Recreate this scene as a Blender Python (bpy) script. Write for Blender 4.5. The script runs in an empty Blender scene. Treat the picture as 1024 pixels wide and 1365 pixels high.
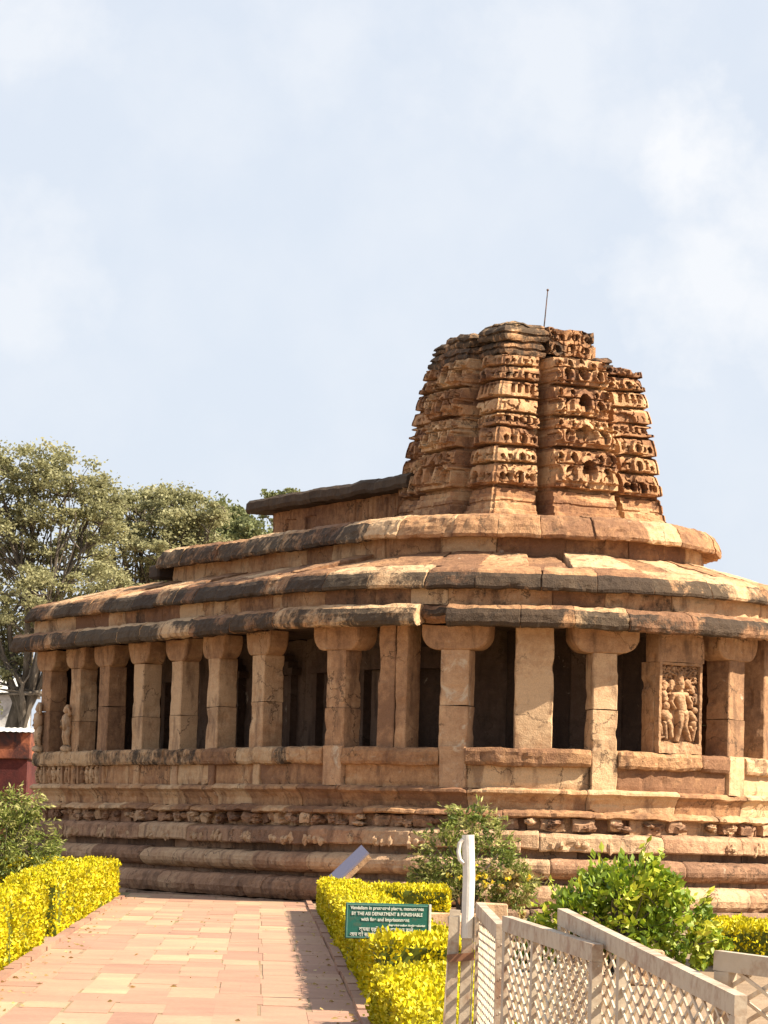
import bpy, math, random
import numpy as np
from math import sin, cos, pi, radians, sqrt, atan2, floor
from mathutils import Vector, Matrix

# ------------------------------------------------------------------ camera, sky, sun, exposure
S = bpy.context.scene
COL = S.collection
F_PX, CX, CY, EYE = 4500.0, 512.0, 682.5, 1.6
PITCH, ROLL = radians(5.42), radians(1.53)
cam_d = bpy.data.cameras.new("camera")
cam_d.sensor_fit = 'HORIZONTAL'
cam_d.sensor_width = 36.0
cam_d.lens = 36.0 * F_PX / 1024.0
cam_d.clip_start = 0.1
cam_d.clip_end = 6000
cam = bpy.data.objects.new("camera", cam_d)
COL.objects.link(cam)
S.camera = cam
cam.matrix_world = (Matrix.Translation((0, 0, EYE)) @ Matrix.Rotation(pi / 2 + PITCH, 4, 'X')
                    @ Matrix.Rotation(ROLL, 4, 'Z'))

SUN_EL, SUN_AZ_CAM = radians(43), radians(17)       # from the right, 17 degrees towards the camera
sun_dir = Vector((cos(SUN_EL) * cos(SUN_AZ_CAM), -cos(SUN_EL) * sin(SUN_AZ_CAM), sin(SUN_EL)))
world = bpy.data.worlds.new("World")
S.world = world
world.use_nodes = True
wn, wl = world.node_tree.nodes, world.node_tree.links
wn.clear()
w_out = wn.new('ShaderNodeOutputWorld')
w_bg = wn.new('ShaderNodeBackground')
w_bg.inputs['Strength'].default_value = 0.05
sky = wn.new('ShaderNodeTexSky')
sky.sky_type = 'NISHITA'
sky.sun_disc = False
sky.sun_elevation = SUN_EL
sky.sun_rotation = atan2(sun_dir.x, sun_dir.y)
sky.altitude = 500
sky.air_density = 1.0
sky.dust_density = 3.0
sky.ozone_density = 1.0
tc = wn.new('ShaderNodeTexCoord')
nz = wn.new('ShaderNodeTexNoise')
nz.inputs['Scale'].default_value = 26.0
nz.inputs['Detail'].default_value = 8.0
nz.inputs['Roughness'].default_value = 0.55
nzc = wn.new('ShaderNodeTexNoise')                  # billowing of the cloud edges
nzc.inputs['Scale'].default_value = 46.0
nzc.inputs['Detail'].default_value = 6.0
nzc.inputs['Roughness'].default_value = 0.58
wl.new(tc.outputs['Generated'], nz.inputs['Vector'])
wl.new(tc.outputs['Generated'], nzc.inputs['Vector'])


def wmath(op, a, b=0.0, clamp=False):
    n = wn.new('ShaderNodeMath'); n.operation = op; n.use_clamp = clamp
    for k, x in enumerate((a, b)):
        if hasattr(x, 'links'): wl.new(x, n.inputs[k])
        else: n.inputs[k].default_value = x
    return n.outputs[0]


# clouds: azimuth (degrees right of the view), elevation (degrees), angular radius, weight
CLOUDS = [(5.2, 11.4, 1.25, 1.0), (6.6, 10.6, 1.3, 0.9), (5.4, 9.4, 1.5, 0.85), (6.6, 8.9, 1.2, 0.8), (4.2, 11.9, 0.9, 0.5), (2.6, 13.2, 2.0, 0.5),
          (-1.2, 13.6, 1.8, 0.4), (-6.2, 9.0, 1.6, 0.55), (-6.4, 13.6, 1.5, 0.55), (-3.2, 12.2, 1.6, 0.25), (0.8, 10.8, 1.4, 0.25), (12, 14, 3.0, 0.8), (-14, 12, 3.0, 0.7),
          (20, 20, 5.0, 0.6), (-25, 22, 6.0, 0.6), (60, 18, 6, .6), (-70, 15, 6, .6), (120, 16, 7, .6), (-130, 18, 7, .6), (180, 20, 8, .6)]
cm = 0.0
for (az, el, rad, wt) in CLOUDS:
    az, el, rad = radians(az), radians(el), radians(rad)
    d = wn.new('ShaderNodeVectorMath'); d.operation = 'DISTANCE'
    wl.new(tc.outputs['Generated'], d.inputs[0])
    d.inputs[1].default_value = (sin(az) * cos(el), cos(az) * cos(el), sin(el))
    q = wmath('DIVIDE', d.outputs['Value'], rad)
    q = wmath('ADD', q, wmath('MULTIPLY', wmath('SUBTRACT', nzc.outputs['Fac'], 0.5), 2.6))
    q = wmath('MULTIPLY', wmath('SUBTRACT', 1.15, q, True), wt, True)
    cm = wmath('MAXIMUM', cm, q) if hasattr(cm, 'links') else q
rmp = wn.new('ShaderNodeValToRGB')                  # thin high haze streaks
rmp.color_ramp.elements[0].position = 0.42
rmp.color_ramp.elements[0].color = (0, 0, 0, 1)
rmp.color_ramp.elements[1].position = 0.75
rmp.color_ramp.elements[1].color = (0.28, 0.28, 0.28, 1)
wl.new(nz.outputs['Fac'], rmp.inputs['Fac'])
cm = wmath('MULTIPLY', wmath('MAXIMUM', cm, rmp.outputs['Color']), 0.85, True)
hz = wn.new('ShaderNodeMixRGB')                     # thin bright veil of hazy air over the whole sky
hz.inputs['Fac'].default_value = 0.88
hz.inputs['Color2'].default_value = (6.6, 7.15, 8.0, 1)
mx = wn.new('ShaderNodeMixRGB')
mx.inputs['Color2'].default_value = (8.0, 8.1, 8.3, 1)
wl.new(sky.outputs['Color'], hz.inputs['Color1'])
wl.new(hz.outputs['Color'], mx.inputs['Color1'])
wl.new(cm, mx.inputs['Fac'])
wl.new(mx.outputs['Color'], w_bg.inputs['Color'])
wl.new(w_bg.outputs['Background'], w_out.inputs['Surface'])

sun_l = bpy.data.lights.new("sun", 'SUN')
sun_l.energy = 5.0
sun_l.angle = radians(0.5)
sun_l.color = (1.0, 0.87, 0.68)
sun_o = bpy.data.objects.new("sun", sun_l)
COL.objects.link(sun_o)
sun_o.rotation_euler = (-sun_dir).to_track_quat('-Z', 'Y').to_euler()

S.view_settings.view_transform = 'Standard'
S.view_settings.look = 'None'
S.view_settings.exposure = 1.3
S.view_settings.gamma = 1.0

# ------------------------------------------------------------------ helpers
rng = np.random.default_rng(7)
random.seed(7)


def ray(px, py):
    u, w = px - CX, py - CY
    c, s = cos(ROLL), sin(ROLL)
    u, w = u * c + w * s, -u * s + w * c
    cp, sp = cos(PITCH), sin(PITCH)
    return np.array([u, F_PX * cp + w * sp, F_PX * sp - w * cp])


def at(px, py, Y):
    """world point seen at a photo pixel, at distance Y"""
    d = ray(px, py)
    return d * (Y / d[1]) + np.array([0, 0, EYE])


GZ = 0.08


def ground_at(px, py, z=GZ):
    d = ray(px, py)
    return d * ((z - EYE) / d[2]) + np.array([0, 0, EYE])


def hash3(ix, iy, iz, seed):
    h = (ix.astype(np.int64) * 374761393 + iy.astype(np.int64) * 668265263 + iz.astype(np.int64) * 2147483647 + seed * 974634211) & 0xffffffff
    h = ((h ^ (h >> 13)) * 1274126177) & 0xffffffff
    h = ((h ^ (h >> 16)) * 2246822519) & 0xffffffff
    h = h ^ (h >> 15)
    return (h & 0xffffff) / float(0xffffff)


def vnoise(P, seed=0):
    P = np.asarray(P, float)
    i = np.floor(P).astype(np.int64)
    f = P - i
    f = f * f * (3 - 2 * f)
    out = 0
    for dx in (0, 1):
        for dy in (0, 1):
            for dz in (0, 1):
                w = (f[..., 0] if dx else 1 - f[..., 0]) * (f[..., 1] if dy else 1 - f[..., 1]) * (f[..., 2] if dz else 1 - f[..., 2])
                out = out + w * hash3(i[..., 0] + dx, i[..., 1] + dy, i[..., 2] + dz, seed)
    return out * 2 - 1


def fbm(P, seed=0, oct=3):
    P = np.asarray(P, float)
    a, t = 1.0, 0
    for k in range(oct):
        t = t + a * vnoise(P * (2.03 ** k), seed + k * 17)
        a *= 0.5
    return t


def fbm3(P, seed=0, oct=2):
    return np.stack([fbm(P, seed, oct), fbm(P, seed + 101, oct), fbm(P, seed + 202, oct)], axis=-1)


class Acc:
    """collects pieces of one part and links them as ONE mesh object"""
    def __init__(self):
        self.v, self.f, self.t, self.l, self.n = [], [], [], [], 0

    def add(self, verts, faces, tint=0.0, lich=0.0):
        verts = np.asarray(verts, float).reshape(-1, 3)
        nf = len(faces)
        self.v.append(verts)
        o = self.n
        self.f.extend([tuple(int(i) + o for i in f) for f in faces])
        self.t.append(np.full(nf, tint) if np.isscalar(tint) else np.asarray(tint, float))
        self.l.append(np.full(nf, lich) if np.isscalar(lich) else np.asarray(lich, float))
        self.n += len(verts)

    def build(self, name, mat, parent=None, smooth=False):
        me = bpy.data.meshes.new(name)
        V = np.vstack(self.v)
        me.from_pydata(V.tolist(), [], self.f)
        a = me.attributes.new('tint', 'FLOAT', 'FACE')
        a.data.foreach_set('value', np.concatenate(self.t).astype(np.float32))
        a = me.attributes.new('lich', 'FLOAT', 'FACE')
        a.data.foreach_set('value', np.concatenate(self.l).astype(np.float32))
        if smooth:
            me.polygons.foreach_set('use_smooth', [True] * len(me.polygons))
        me.materials.append(mat)
        me.update()
        o = bpy.data.objects.new(name, me)
        COL.objects.link(o)
        if parent is not None:
            o.parent = parent
        return o


def tag(o, label=None, cat=None, group=None, kind=None):
    if label: o['label'] = label
    if cat: o['category'] = cat
    if group: o['group'] = group
    if kind: o['kind'] = kind
    return o


def empty(name, loc=(0, 0, 0), rz=0.0, label=None, cat=None, group=None):
    o = bpy.data.objects.new(name, None)
    COL.objects.link(o)
    o.location = loc
    o.rotation_euler = (0, 0, rz)
    return tag(o, label, cat, group)


def resample(poly, step):
    out = []
    n = len(poly)
    for i in range(n):
        a, b = np.array(poly[i], float), np.array(poly[(i + 1) % n], float)
        k = max(1, int(np.ceil(np.linalg.norm(b - a) / step)))
        for j in range(k):
            out.append(a + (b - a) * j / k)
    return np.array(out)


def box_vf(x0, x1, y0, y1, z0, z1, bev=0.0):
    if bev <= 0:
        v = [(x, y, z) for z in (z0, z1) for (x, y) in ((x0, y0), (x1, y0), (x1, y1), (x0, y1))]
        return np.array(v), [(0, 3, 2, 1), (4, 5, 6, 7), (0, 1, 5, 4), (1, 2, 6, 5), (2, 3, 7, 6), (3, 0, 4, 7)]
    b = bev
    def ring(ins, z):
        c = ins
        return [(x0 + c + b, y0 + c, z), (x1 - c - b, y0 + c, z), (x1 - c, y0 + c + b, z), (x1 - c, y1 - c - b, z),
                (x1 - c - b, y1 - c, z), (x0 + c + b, y1 - c, z), (x0 + c, y1 - c - b, z), (x0 + c, y0 + c + b, z)]
    rings = [ring(b, z0), ring(0, z0 + b), ring(0, z1 - b), ring(b, z1)]
    v = [p for r in rings for p in r]
    f = []
    for k in range(3):
        for i in range(8):
            j = (i + 1) % 8
            f.append((k * 8 + i, k * 8 + j, k * 8 + 8 + j, k * 8 + 8 + i))
    f.append(tuple(range(7, -1, -1)))
    f.append(tuple(range(24, 32)))
    return np.array(v), f


def bar_vf(p, q, w, h, up=(0, 0, 1)):
    """a bar of section w x h from p to q"""
    p, q, up = np.array(p, float), np.array(q, float), np.array(up, float)
    d = q - p
    d = d / np.linalg.norm(d)
    s = np.cross(d, up); s /= np.linalg.norm(s)
    u = np.cross(s, d)
    v = []
    for c in (p, q):
        for a, b in ((-1, -1), (1, -1), (1, 1), (-1, 1)):
            v.append(c + s * a * w / 2 + u * b * h / 2)
    return np.array(v), [(3, 2, 1, 0), (4, 5, 6, 7), (0, 1, 5, 4), (1, 2, 6, 5), (2, 3, 7, 6), (3, 0, 4, 7)]


def tube_vf(pts, rad, n=6):
    pts = np.array(pts, float)
    m = len(pts)
    rad = np.full(m, rad) if np.isscalar(rad) else np.array(rad, float)
    v, f = [], []
    ref = np.array([0.31, 0.17, 0.93])
    for i in range(m):
        d = pts[min(i + 1, m - 1)] - pts[max(i - 1, 0)]
        d = d / (np.linalg.norm(d) + 1e-9)
        s = np.cross(d, ref)
        if np.linalg.norm(s) < 1e-3: s = np.cross(d, [1, 0, 0])
        s /= np.linalg.norm(s)
        u = np.cross(s, d)
        for k in range(n):
            a = 2 * pi * k / n
            v.append(pts[i] + rad[i] * (cos(a) * s + sin(a) * u))
    for i in range(m - 1):
        for k in range(n):
            j = (k + 1) % n
            f.append((i * n + k, i * n + j, i * n + n + j, i * n + n + k))
    f.append(tuple(range(n - 1, -1, -1)))
    f.append(tuple((m - 1) * n + k for k in range(n)))
    return np.array(v), f


def lump_vf(c, r, seed=0, nu=9, nv=6, amp=0.25, fr=2.2):
    """an irregular rounded lump of stone"""
    c, r = np.array(c, float), np.array(r, float) * np.ones(3)
    v = [(0, 0, -1)]
    for j in range(1, nv):
        th = pi * j / nv
        for i in range(nu):
            ph = 2 * pi * i / nu
            v.append((sin(th) * cos(ph), sin(th) * sin(ph), -cos(th)))
    v.append((0, 0, 1))
    v = np.array(v)
    k = 1 + amp * fbm(v * fr + seed * 7.31, seed, 2)
    V = c + v * r * k[:, None]
    f = [(0, 1 + (i + 1) % nu, 1 + i) for i in range(nu)]
    for j in range(nv - 2):
        for i in range(nu):
            a, b = 1 + j * nu + i, 1 + j * nu + (i + 1) % nu
            f.append((a, b, b + nu, a + nu))
    top = len(v) - 1
    f += [(top, 1 + (nv - 2) * nu + i, 1 + (nv - 2) * nu + (i + 1) % nu) for i in range(nu)]
    return V, f


def grid_vf(P):
    """(rows, cols, 3) grid to quads"""
    r, c = P.shape[:2]
    idx = np.arange(r * c).reshape(r, c)
    f = np.stack([idx[:-1, :-1], idx[:-1, 1:], idx[1:, 1:], idx[1:, :-1]], -1).reshape(-1, 4)
    return P.reshape(-1, 3), f


# ------------------------------------------------------------------ materials
def nn(m, t, **kw):
    n = m.node_tree.nodes.new(t)
    for k, v in kw.items():
        if k in n.inputs: n.inputs[k].default_value = v
        else: setattr(n, k, v)
    return n


def new_mat(name):
    m = bpy.data.materials.new(name)
    m.use_nodes = True
    m.node_tree.nodes.clear()
    return m


def ramp(m, fac, stops):
    r = nn(m, 'ShaderNodeValToRGB')
    e = r.color_ramp.elements
    while len(e) < len(stops): e.new(0.5)
    for k, (p, c) in enumerate(stops):
        e[k].position = p
        e[k].color = (c[0], c[1], c[2], 1) if not np.isscalar(c) else (c, c, c, 1)
    m.node_tree.links.new(fac, r.inputs['Fac'])
    return r.outputs['Color']


def mixc(m, fac, a, b, mode='MIX'):
    n = nn(m, 'ShaderNodeMixRGB', blend_type=mode)
    L = m.node_tree.links
    for s, x in (('Fac', fac), ('Color1', a), ('Color2', b)):
        if hasattr(x, 'links'): L.new(x, n.inputs[s])
        elif np.isscalar(x): n.inputs[s].default_value = x
        else: n.inputs[s].default_value = (x[0], x[1], x[2], 1)
    return n.outputs['Color']


def mth(m, op, a, b=0.0, clamp=False):
    n = nn(m, 'ShaderNodeMath', operation=op, use_clamp=clamp)
    for k, x in enumerate((a, b)):
        if hasattr(x, 'links'): m.node_tree.links.new(x, n.inputs[k])
        else: n.inputs[k].default_value = x
    return n.outputs[0]


def noise(m, vec, scale, detail=5, rough=0.6, dist=0.0):
    n = nn(m, 'ShaderNodeTexNoise', Scale=scale, Detail=detail, Roughness=rough, Distortion=dist)
    m.node_tree.links.new(vec, n.inputs['Vector'])
    return n.outputs['Fac']


def coords(m, scale=(1, 1, 1)):
    t = nn(m, 'ShaderNodeTexCoord')
    p = nn(m, 'ShaderNodeMapping', Scale=scale)
    m.node_tree.links.new(t.outputs['Object'], p.inputs['Vector'])
    return p.outputs['Vector']


def attr(m, name):
    return nn(m, 'ShaderNodeAttribute', attribute_name=name).outputs['Fac']


def finish(m, col, rough=0.85, bump=None, bump_d=0.02, spec=0.25, extra=None):
    L = m.node_tree.links
    b = nn(m, 'ShaderNodeBsdfPrincipled')
    if hasattr(col, 'links'): L.new(col, b.inputs['Base Color'])
    else: b.inputs['Base Color'].default_value = (col[0], col[1], col[2], 1)
    if hasattr(rough, 'links'): L.new(rough, b.inputs['Roughness'])
    else: b.inputs['Roughness'].default_value = rough
    b.inputs['Specular IOR Level'].default_value = spec
    for k, v in (extra or {}).items(): b.inputs[k].default_value = v
    if bump is not None:
        n = nn(m, 'ShaderNodeBump', Strength=1.0, Distance=bump_d)
        L.new(bump, n.inputs['Height'])
        L.new(n.outputs['Normal'], b.inputs['Normal'])
    o = nn(m, 'ShaderNodeOutputMaterial')
    L.new(b.outputs['BSDF'], o.inputs['Surface'])
    return m


def stone_mat(name, lo, mid, hi, lichen=0.0, pale=0.0, lichen_col=(0.024, 0.02, 0.017), bump_d=0.03, streak=0.6):
    """weathered sandstone: block tints, veins, dark lichen blotches, pale bird-lime and salt patches"""
    m = new_mat(name)
    v = coords(m)
    vz = coords(m, (1.0, 1.0, 0.25))
    big = noise(m, v, 0.9, 4, 0.55, 0.4)
    fine = noise(m, v, 7.0, 6, 0.65)
    grain = noise(m, v, 40.0, 3, 0.6)
    run = noise(m, vz, 3.2, 5, 0.6)
    t = mth(m, 'ADD', mth(m, 'MULTIPLY', attr(m, 'tint'), 0.22), mth(m, 'ADD', mth(m, 'MULTIPLY', big, 0.55), mth(m, 'MULTIPLY', fine, 0.45)))
    c = ramp(m, t, [(0.30, lo), (0.5, mid), (0.68, hi)])
    # veins and darker runs of old rain
    runm = ramp(m, run, [(0.53, 0.0), (0.66, 1.0)])
    c = mixc(m, mth(m, 'MULTIPLY', runm, streak), c, (lo[0] * 0.55, lo[1] * 0.55, lo[2] * 0.6))
    strata = noise(m, coords(m, (0.35, 0.35, 5.0)), 1.3, 5, 0.6, 0.5)
    c = mixc(m, 0.22, c, ramp(m, strata, [(0.3, 0.62), (0.5, 1.0), (0.7, 1.3)]), 'MULTIPLY')
    g = ramp(m, grain, [(0.25, 0.68), (0.75, 1.22)])
    c = mixc(m, 0.6, c, g, 'MULTIPLY')
    # hairline cracks
    vo = nn(m, 'ShaderNodeTexVoronoi', feature='DISTANCE_TO_EDGE', Scale=0.75)
    wv = nn(m, 'ShaderNodeVectorMath', operation='ADD')
    nv_ = nn(m, 'ShaderNodeTexNoise', Scale=1.7, Detail=6.0, Roughness=0.65)
    m.node_tree.links.new(v, nv_.inputs['Vector'])
    m.node_tree.links.new(v, wv.inputs[0]); m.node_tree.links.new(nv_.outputs['Color'], wv.inputs[1])
    m.node_tree.links.new(wv.outputs[0], vo.inputs['Vector'])
    ck = ramp(m, vo.outputs['Distance'], [(0.004, 1.0), (0.016, 0.0)])
    c = mixc(m, mth(m, 'MULTIPLY', mth(m, 'MULTIPLY', ck, ramp(m, big, [(0.45, 0.0), (0.55, 1.0)])), 0.75), c, (0.05, 0.032, 0.022))
    # pale patches
    pm = noise(m, v, 2.3, 6, 0.7, 0.6)
    pmask = ramp(m, mth(m, 'ADD', pm, pale), [(0.66, 0.0), (0.74, 1.0)])
    c = mixc(m, mth(m, 'MULTIPLY', pmask, 0.7), c, (0.55, 0.47, 0.36))
    # lichen
    ln = mth(m, 'ADD', mth(m, 'MULTIPLY', noise(m, v, 2.1, 8, 0.75, 0.4), 0.65), mth(m, 'MULTIPLY', noise(m, coords(m, (1.0, 1.0, 0.45)), 6.5, 6, 0.78), 0.35))
    lm = ramp(m, mth(m, 'ADD', mth(m, 'ADD', ln, lichen), mth(m, 'MULTIPLY', attr(m, 'lich'), 0.36)), [(0.585, 0.0), (0.70, 1.0)])
    lc = mixc(m, fine, lichen_col, (lichen_col[0] * 2.2, lichen_col[1] * 2.1, lichen_col[2] * 1.9))
    c = mixc(m, mth(m, 'MULTIPLY', lm, 0.9), c, lc)
    h = mth(m, 'ADD', mth(m, 'ADD', fine, mth(m, 'MULTIPLY', strata, 0.15)), mth(m, 'MULTIPLY', grain, 0.45))
    return finish(m, c, 0.9, h, bump_d, 0.2)


LO, MID, HI = (0.22, 0.115, 0.065), (0.42, 0.235, 0.12), (0.57, 0.385, 0.225)
M_stone = stone_mat("sandstone", LO, MID, HI, lichen=-0.10)
M_red = stone_mat("red_sandstone", (0.20, 0.112, 0.07), (0.37, 0.213, 0.128), (0.52, 0.345, 0.21), lichen=-0.02, pale=0.03, bump_d=0.05)
M_eave = stone_mat("lichened_sandstone", LO, MID, HI, lichen=-0.08, pale=0.02, bump_d=0.05)
M_tower = stone_mat("carved_sandstone", (0.20, 0.10, 0.057), (0.42, 0.225, 0.112), (0.57, 0.37, 0.205), lichen=-0.07, bump_d=0.05)
M_dark = stone_mat("dark_shaded_sandstone", (0.12, 0.075, 0.05), (0.21, 0.13, 0.085), (0.31, 0.2, 0.13), lichen=0.02)  # darker stone; in the plinth recesses its colour stands in for shade
M_inner = stone_mat("shaded_inner_sandstone", (0.07, 0.045, 0.032), (0.105, 0.066, 0.046), (0.15, 0.1, 0.07), lichen=-0.03)  # same sandstone, darkened so the colour carries the gallery's shade
M_pillar = stone_mat("pillar_sandstone", (0.21, 0.118, 0.07), (0.39, 0.228, 0.125), (0.54, 0.365, 0.22), lichen=-0.16, bump_d=0.02)
M_pale = stone_mat("pale_worn_sandstone", (0.36, 0.21, 0.12), (0.50, 0.32, 0.19), (0.62, 0.45, 0.28), lichen=-0.14, pale=0.1, bump_d=0.02)


def leaf_mat(name, c0, c1, c2, trans=0.3, sheen=0.25):
    m = new_mat(name)
    L = m.node_tree.links
    v = coords(m)
    t = mth(m, 'ADD', mth(m, 'MULTIPLY', attr(m, 'tint'), 0.75), mth(m, 'MULTIPLY', noise(m, v, 1.3, 3), 0.25))
    c = ramp(m, t, [(0.08, c0), (0.5, c1), (0.92, c2)])
    b = nn(m, 'ShaderNodeBsdfPrincipled', Roughness=0.5)
    b.inputs['Specular IOR Level'].default_value = sheen
    L.new(c, b.inputs['Base Color'])
    tr = nn(m, 'ShaderNodeBsdfTranslucent')
    L.new(c, tr.inputs['Color'])
    mxs = nn(m, 'ShaderNodeMixShader', Fac=trans)
    L.new(b.outputs[0], mxs.inputs[1]); L.new(tr.outputs[0], mxs.inputs[2])
    o = nn(m, 'ShaderNodeOutputMaterial')
    L.new(mxs.outputs[0], o.inputs['Surface'])
    return m


M_hedge = leaf_mat("golden_hedge_leaf", (0.12, 0.125, 0.008), (0.48, 0.41, 0.006), (0.70, 0.58, 0.008), 0.12)
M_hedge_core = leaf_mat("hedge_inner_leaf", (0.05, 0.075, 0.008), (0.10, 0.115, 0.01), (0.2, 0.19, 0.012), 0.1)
M_bush = leaf_mat("glossy_green_leaf", (0.06, 0.13, 0.01), (0.25, 0.34, 0.018), (0.58, 0.55, 0.06), 0.3, 0.5)
M_grey = leaf_mat("olive_green_leaf", (0.06, 0.10, 0.022), (0.21, 0.25, 0.05), (0.58, 0.53, 0.22), 0.35)
M_dry = leaf_mat("dry_leaf", (0.25, 0.15, 0.06), (0.45, 0.33, 0.13), (0.62, 0.5, 0.25), 0.3)
M_flower = leaf_mat("yellow_flower", (0.65, 0.45, 0.02), (0.85, 0.65, 0.04), (0.9, 0.75, 0.2), 0.3)
M_tree = leaf_mat("hazed_tree_leaf", (0.20, 0.20, 0.105), (0.30, 0.295, 0.15), (0.40, 0.38, 0.21), 0.4)  # distance haze is put into the paler leaf colour
M_tree_d = leaf_mat("dark_tree_leaf", (0.10, 0.12, 0.055), (0.18, 0.20, 0.085), (0.3, 0.31, 0.14), 0.3)


def bark():
    m = new_mat("bark")
    v = coords(m, (1, 1, 0.3))
    n1 = noise(m, v, 4.0, 6, 0.65)
    c = ramp(m, n1, [(0.3, (0.05, 0.04, 0.03)), (0.55, (0.12, 0.1, 0.08)), (0.75, (0.24, 0.2, 0.16))])
    return finish(m, c, 0.95, n1, 0.04)


M_bark = bark()


def dirt():
    m = new_mat("ground")
    v = coords(m)
    a = noise(m, v, 0.35, 6, 0.6)
    b = noise(m, v, 9.0, 5, 0.7)
    c = ramp(m, mth(m, 'ADD', mth(m, 'MULTIPLY', a, 0.6), mth(m, 'MULTIPLY', b, 0.4)),
             [(0.32, (0.16, 0.11, 0.068)), (0.5, (0.28, 0.195, 0.125)), (0.68, (0.38, 0.28, 0.19))])
    g = ramp(m, noise(m, v, 0.12, 4, 0.6), [(0.52, 0.0), (0.62, 1.0)])
    c = mixc(m, mth(m, 'MULTIPLY', g, 0.55), c, (0.16, 0.16, 0.05))
    return finish(m, c, 0.95, b, 0.03)


M_ground = dirt()


def paving():
    m = new_mat("path_paving")
    v = coords(m)
    L = m.node_tree.links
    t = attr(m, 'tint')
    f1 = noise(m, v, 1.2, 5, 0.6)
    f2 = noise(m, v, 22.0, 4, 0.65)
    tt = mth(m, 'ADD', t, mth(m, 'MULTIPLY', mth(m, 'SUBTRACT', f1, 0.5), 0.9))
    c = ramp(m, tt, [(0.0, (0.27, 0.15, 0.108)), (0.35, (0.345, 0.20, 0.138)), (0.62, (0.385, 0.24, 0.16)), (0.85, (0.42, 0.29, 0.18)), (1.0, (0.45, 0.335, 0.21))])
    g = ramp(m, f2, [(0.3, 0.82), (0.7, 1.12)])
    c = mixc(m, 0.7, c, g, 'MULTIPLY')
    d = ramp(m, noise(m, v, 0.45, 6, 0.7, 0.5), [(0.56, 0.0), (0.75, 1.0)])
    c = mixc(m, mth(m, 'MULTIPLY', d, 0.5), c, (0.27, 0.17, 0.12))
    return finish(m, c, 0.8, f2, 0.006, 0.25)


M_path = paving()


def metal_paint(name, base, rust=0.5, thr=0.58):
    m = new_mat(name)
    v = coords(m)
    n1 = noise(m, v, 5.0, 6, 0.7, 0.3)
    n2 = noise(m, v, 30.0, 4, 0.6)
    r = ramp(m, mth(m, 'ADD', mth(m, 'MULTIPLY', n1, 0.7), mth(m, 'MULTIPLY', n2, 0.3)), [(thr - 0.06, 0.0), (thr + 0.06, 1.0)])
    c = mixc(m, n2, base, (base[0] * 0.75, base[1] * 0.72, base[2] * 0.66))
    c = mixc(m, mth(m, 'MULTIPLY', r, rust), c, (0.22, 0.10, 0.05))
    return finish(m, c, 0.55, n2, 0.002, 0.4)


M_fence = metal_paint("dusty_cream_paint", (0.50, 0.42, 0.325), 0.75, 0.54)
M_wire = metal_paint("cream_wire", (0.66, 0.57, 0.45), 0.55, 0.54)
M_white = metal_paint("white_pipe_paint", (0.74, 0.71, 0.66), 0.6, 0.58)
M_rust = metal_paint("rusty_iron", (0.14, 0.08, 0.05), 0.9, 0.5)
M_sign = metal_paint("green_sign_paint", (0.015, 0.13, 0.10), 0.35, 0.6)
M_letter = metal_paint("white_lettering", (0.75, 0.78, 0.72), 0.1, 0.7)
M_plaque = metal_paint("slate_blue_plaque", (0.22, 0.22, 0.33), 0.2, 0.68)
M_mast = metal_paint("dark_iron", (0.05, 0.045, 0.045), 0.6, 0.5)


def wall_paint(name, a, b, c, scale=1.5):
    m = new_mat(name)
    v = coords(m)
    n1 = noise(m, v, scale, 6, 0.65, 0.6)
    return finish(m, ramp(m, n1, [(0.38, a), (0.5, b), (0.62, c)]), 0.8, noise(m, v, 20, 4), 0.01)


M_redwall = wall_paint("red_wall_paint", (0.05, 0.012, 0.011), (0.08, 0.017, 0.015), (0.11, 0.028, 0.022))
M_fascia = wall_paint("orange_mottled_paint", (0.025, 0.018, 0.02), (0.09, 0.03, 0.022), (0.30, 0.10, 0.05), 1.1)
M_tin = wall_paint("white_tin", (0.30, 0.29, 0.28), (0.52, 0.52, 0.52), (0.72, 0.72, 0.72))

# ------------------------------------------------------------------ ground and path
def make_ground():
    a = Acc()
    xs = np.concatenate([[-4000, -1500, -500, -150, -60, -30], np.linspace(-20, 30, 101), [45, 80, 200, 500, 1500, 4000]])
    ys = np.concatenate([[-400, -60], np.linspace(0, 130, 131), [150, 200, 400, 900, 2000, 5000]])
    X, Y = np.meshgrid(xs, ys)
    slope = np.clip((X - 0.5) / 6.5, 0, 1) * np.clip((Y - 45) / 20, 0, 1) * (Y < 140)
    Z = GZ - 0.36 * slope
    near = (np.abs(X) < 40) & (Y > 0) & (Y < 130)
    Z = Z - np.where(near, 0.02 + 0.02 * vnoise(np.stack([X, Y, X * 0], -1) * 0.5, 3), 0.02)
    v, f = grid_vf(np.stack([X, Y, Z], -1))
    a.add(v, f)
    o = a.build("ground", M_ground)
    tag(o, kind='structure')


make_ground()

KL0, KL1 = ground_at(0, 1310), ground_at(165, 1197)       # left kerb near/far
KR0, KR1 = ground_at(475, 1347), ground_at(412, 1212)     # right kerb near/far


def lin(a, b, y):
    return a[0] + (b[0] - a[0]) * (y - a[1]) / (b[1] - a[1])


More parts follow.
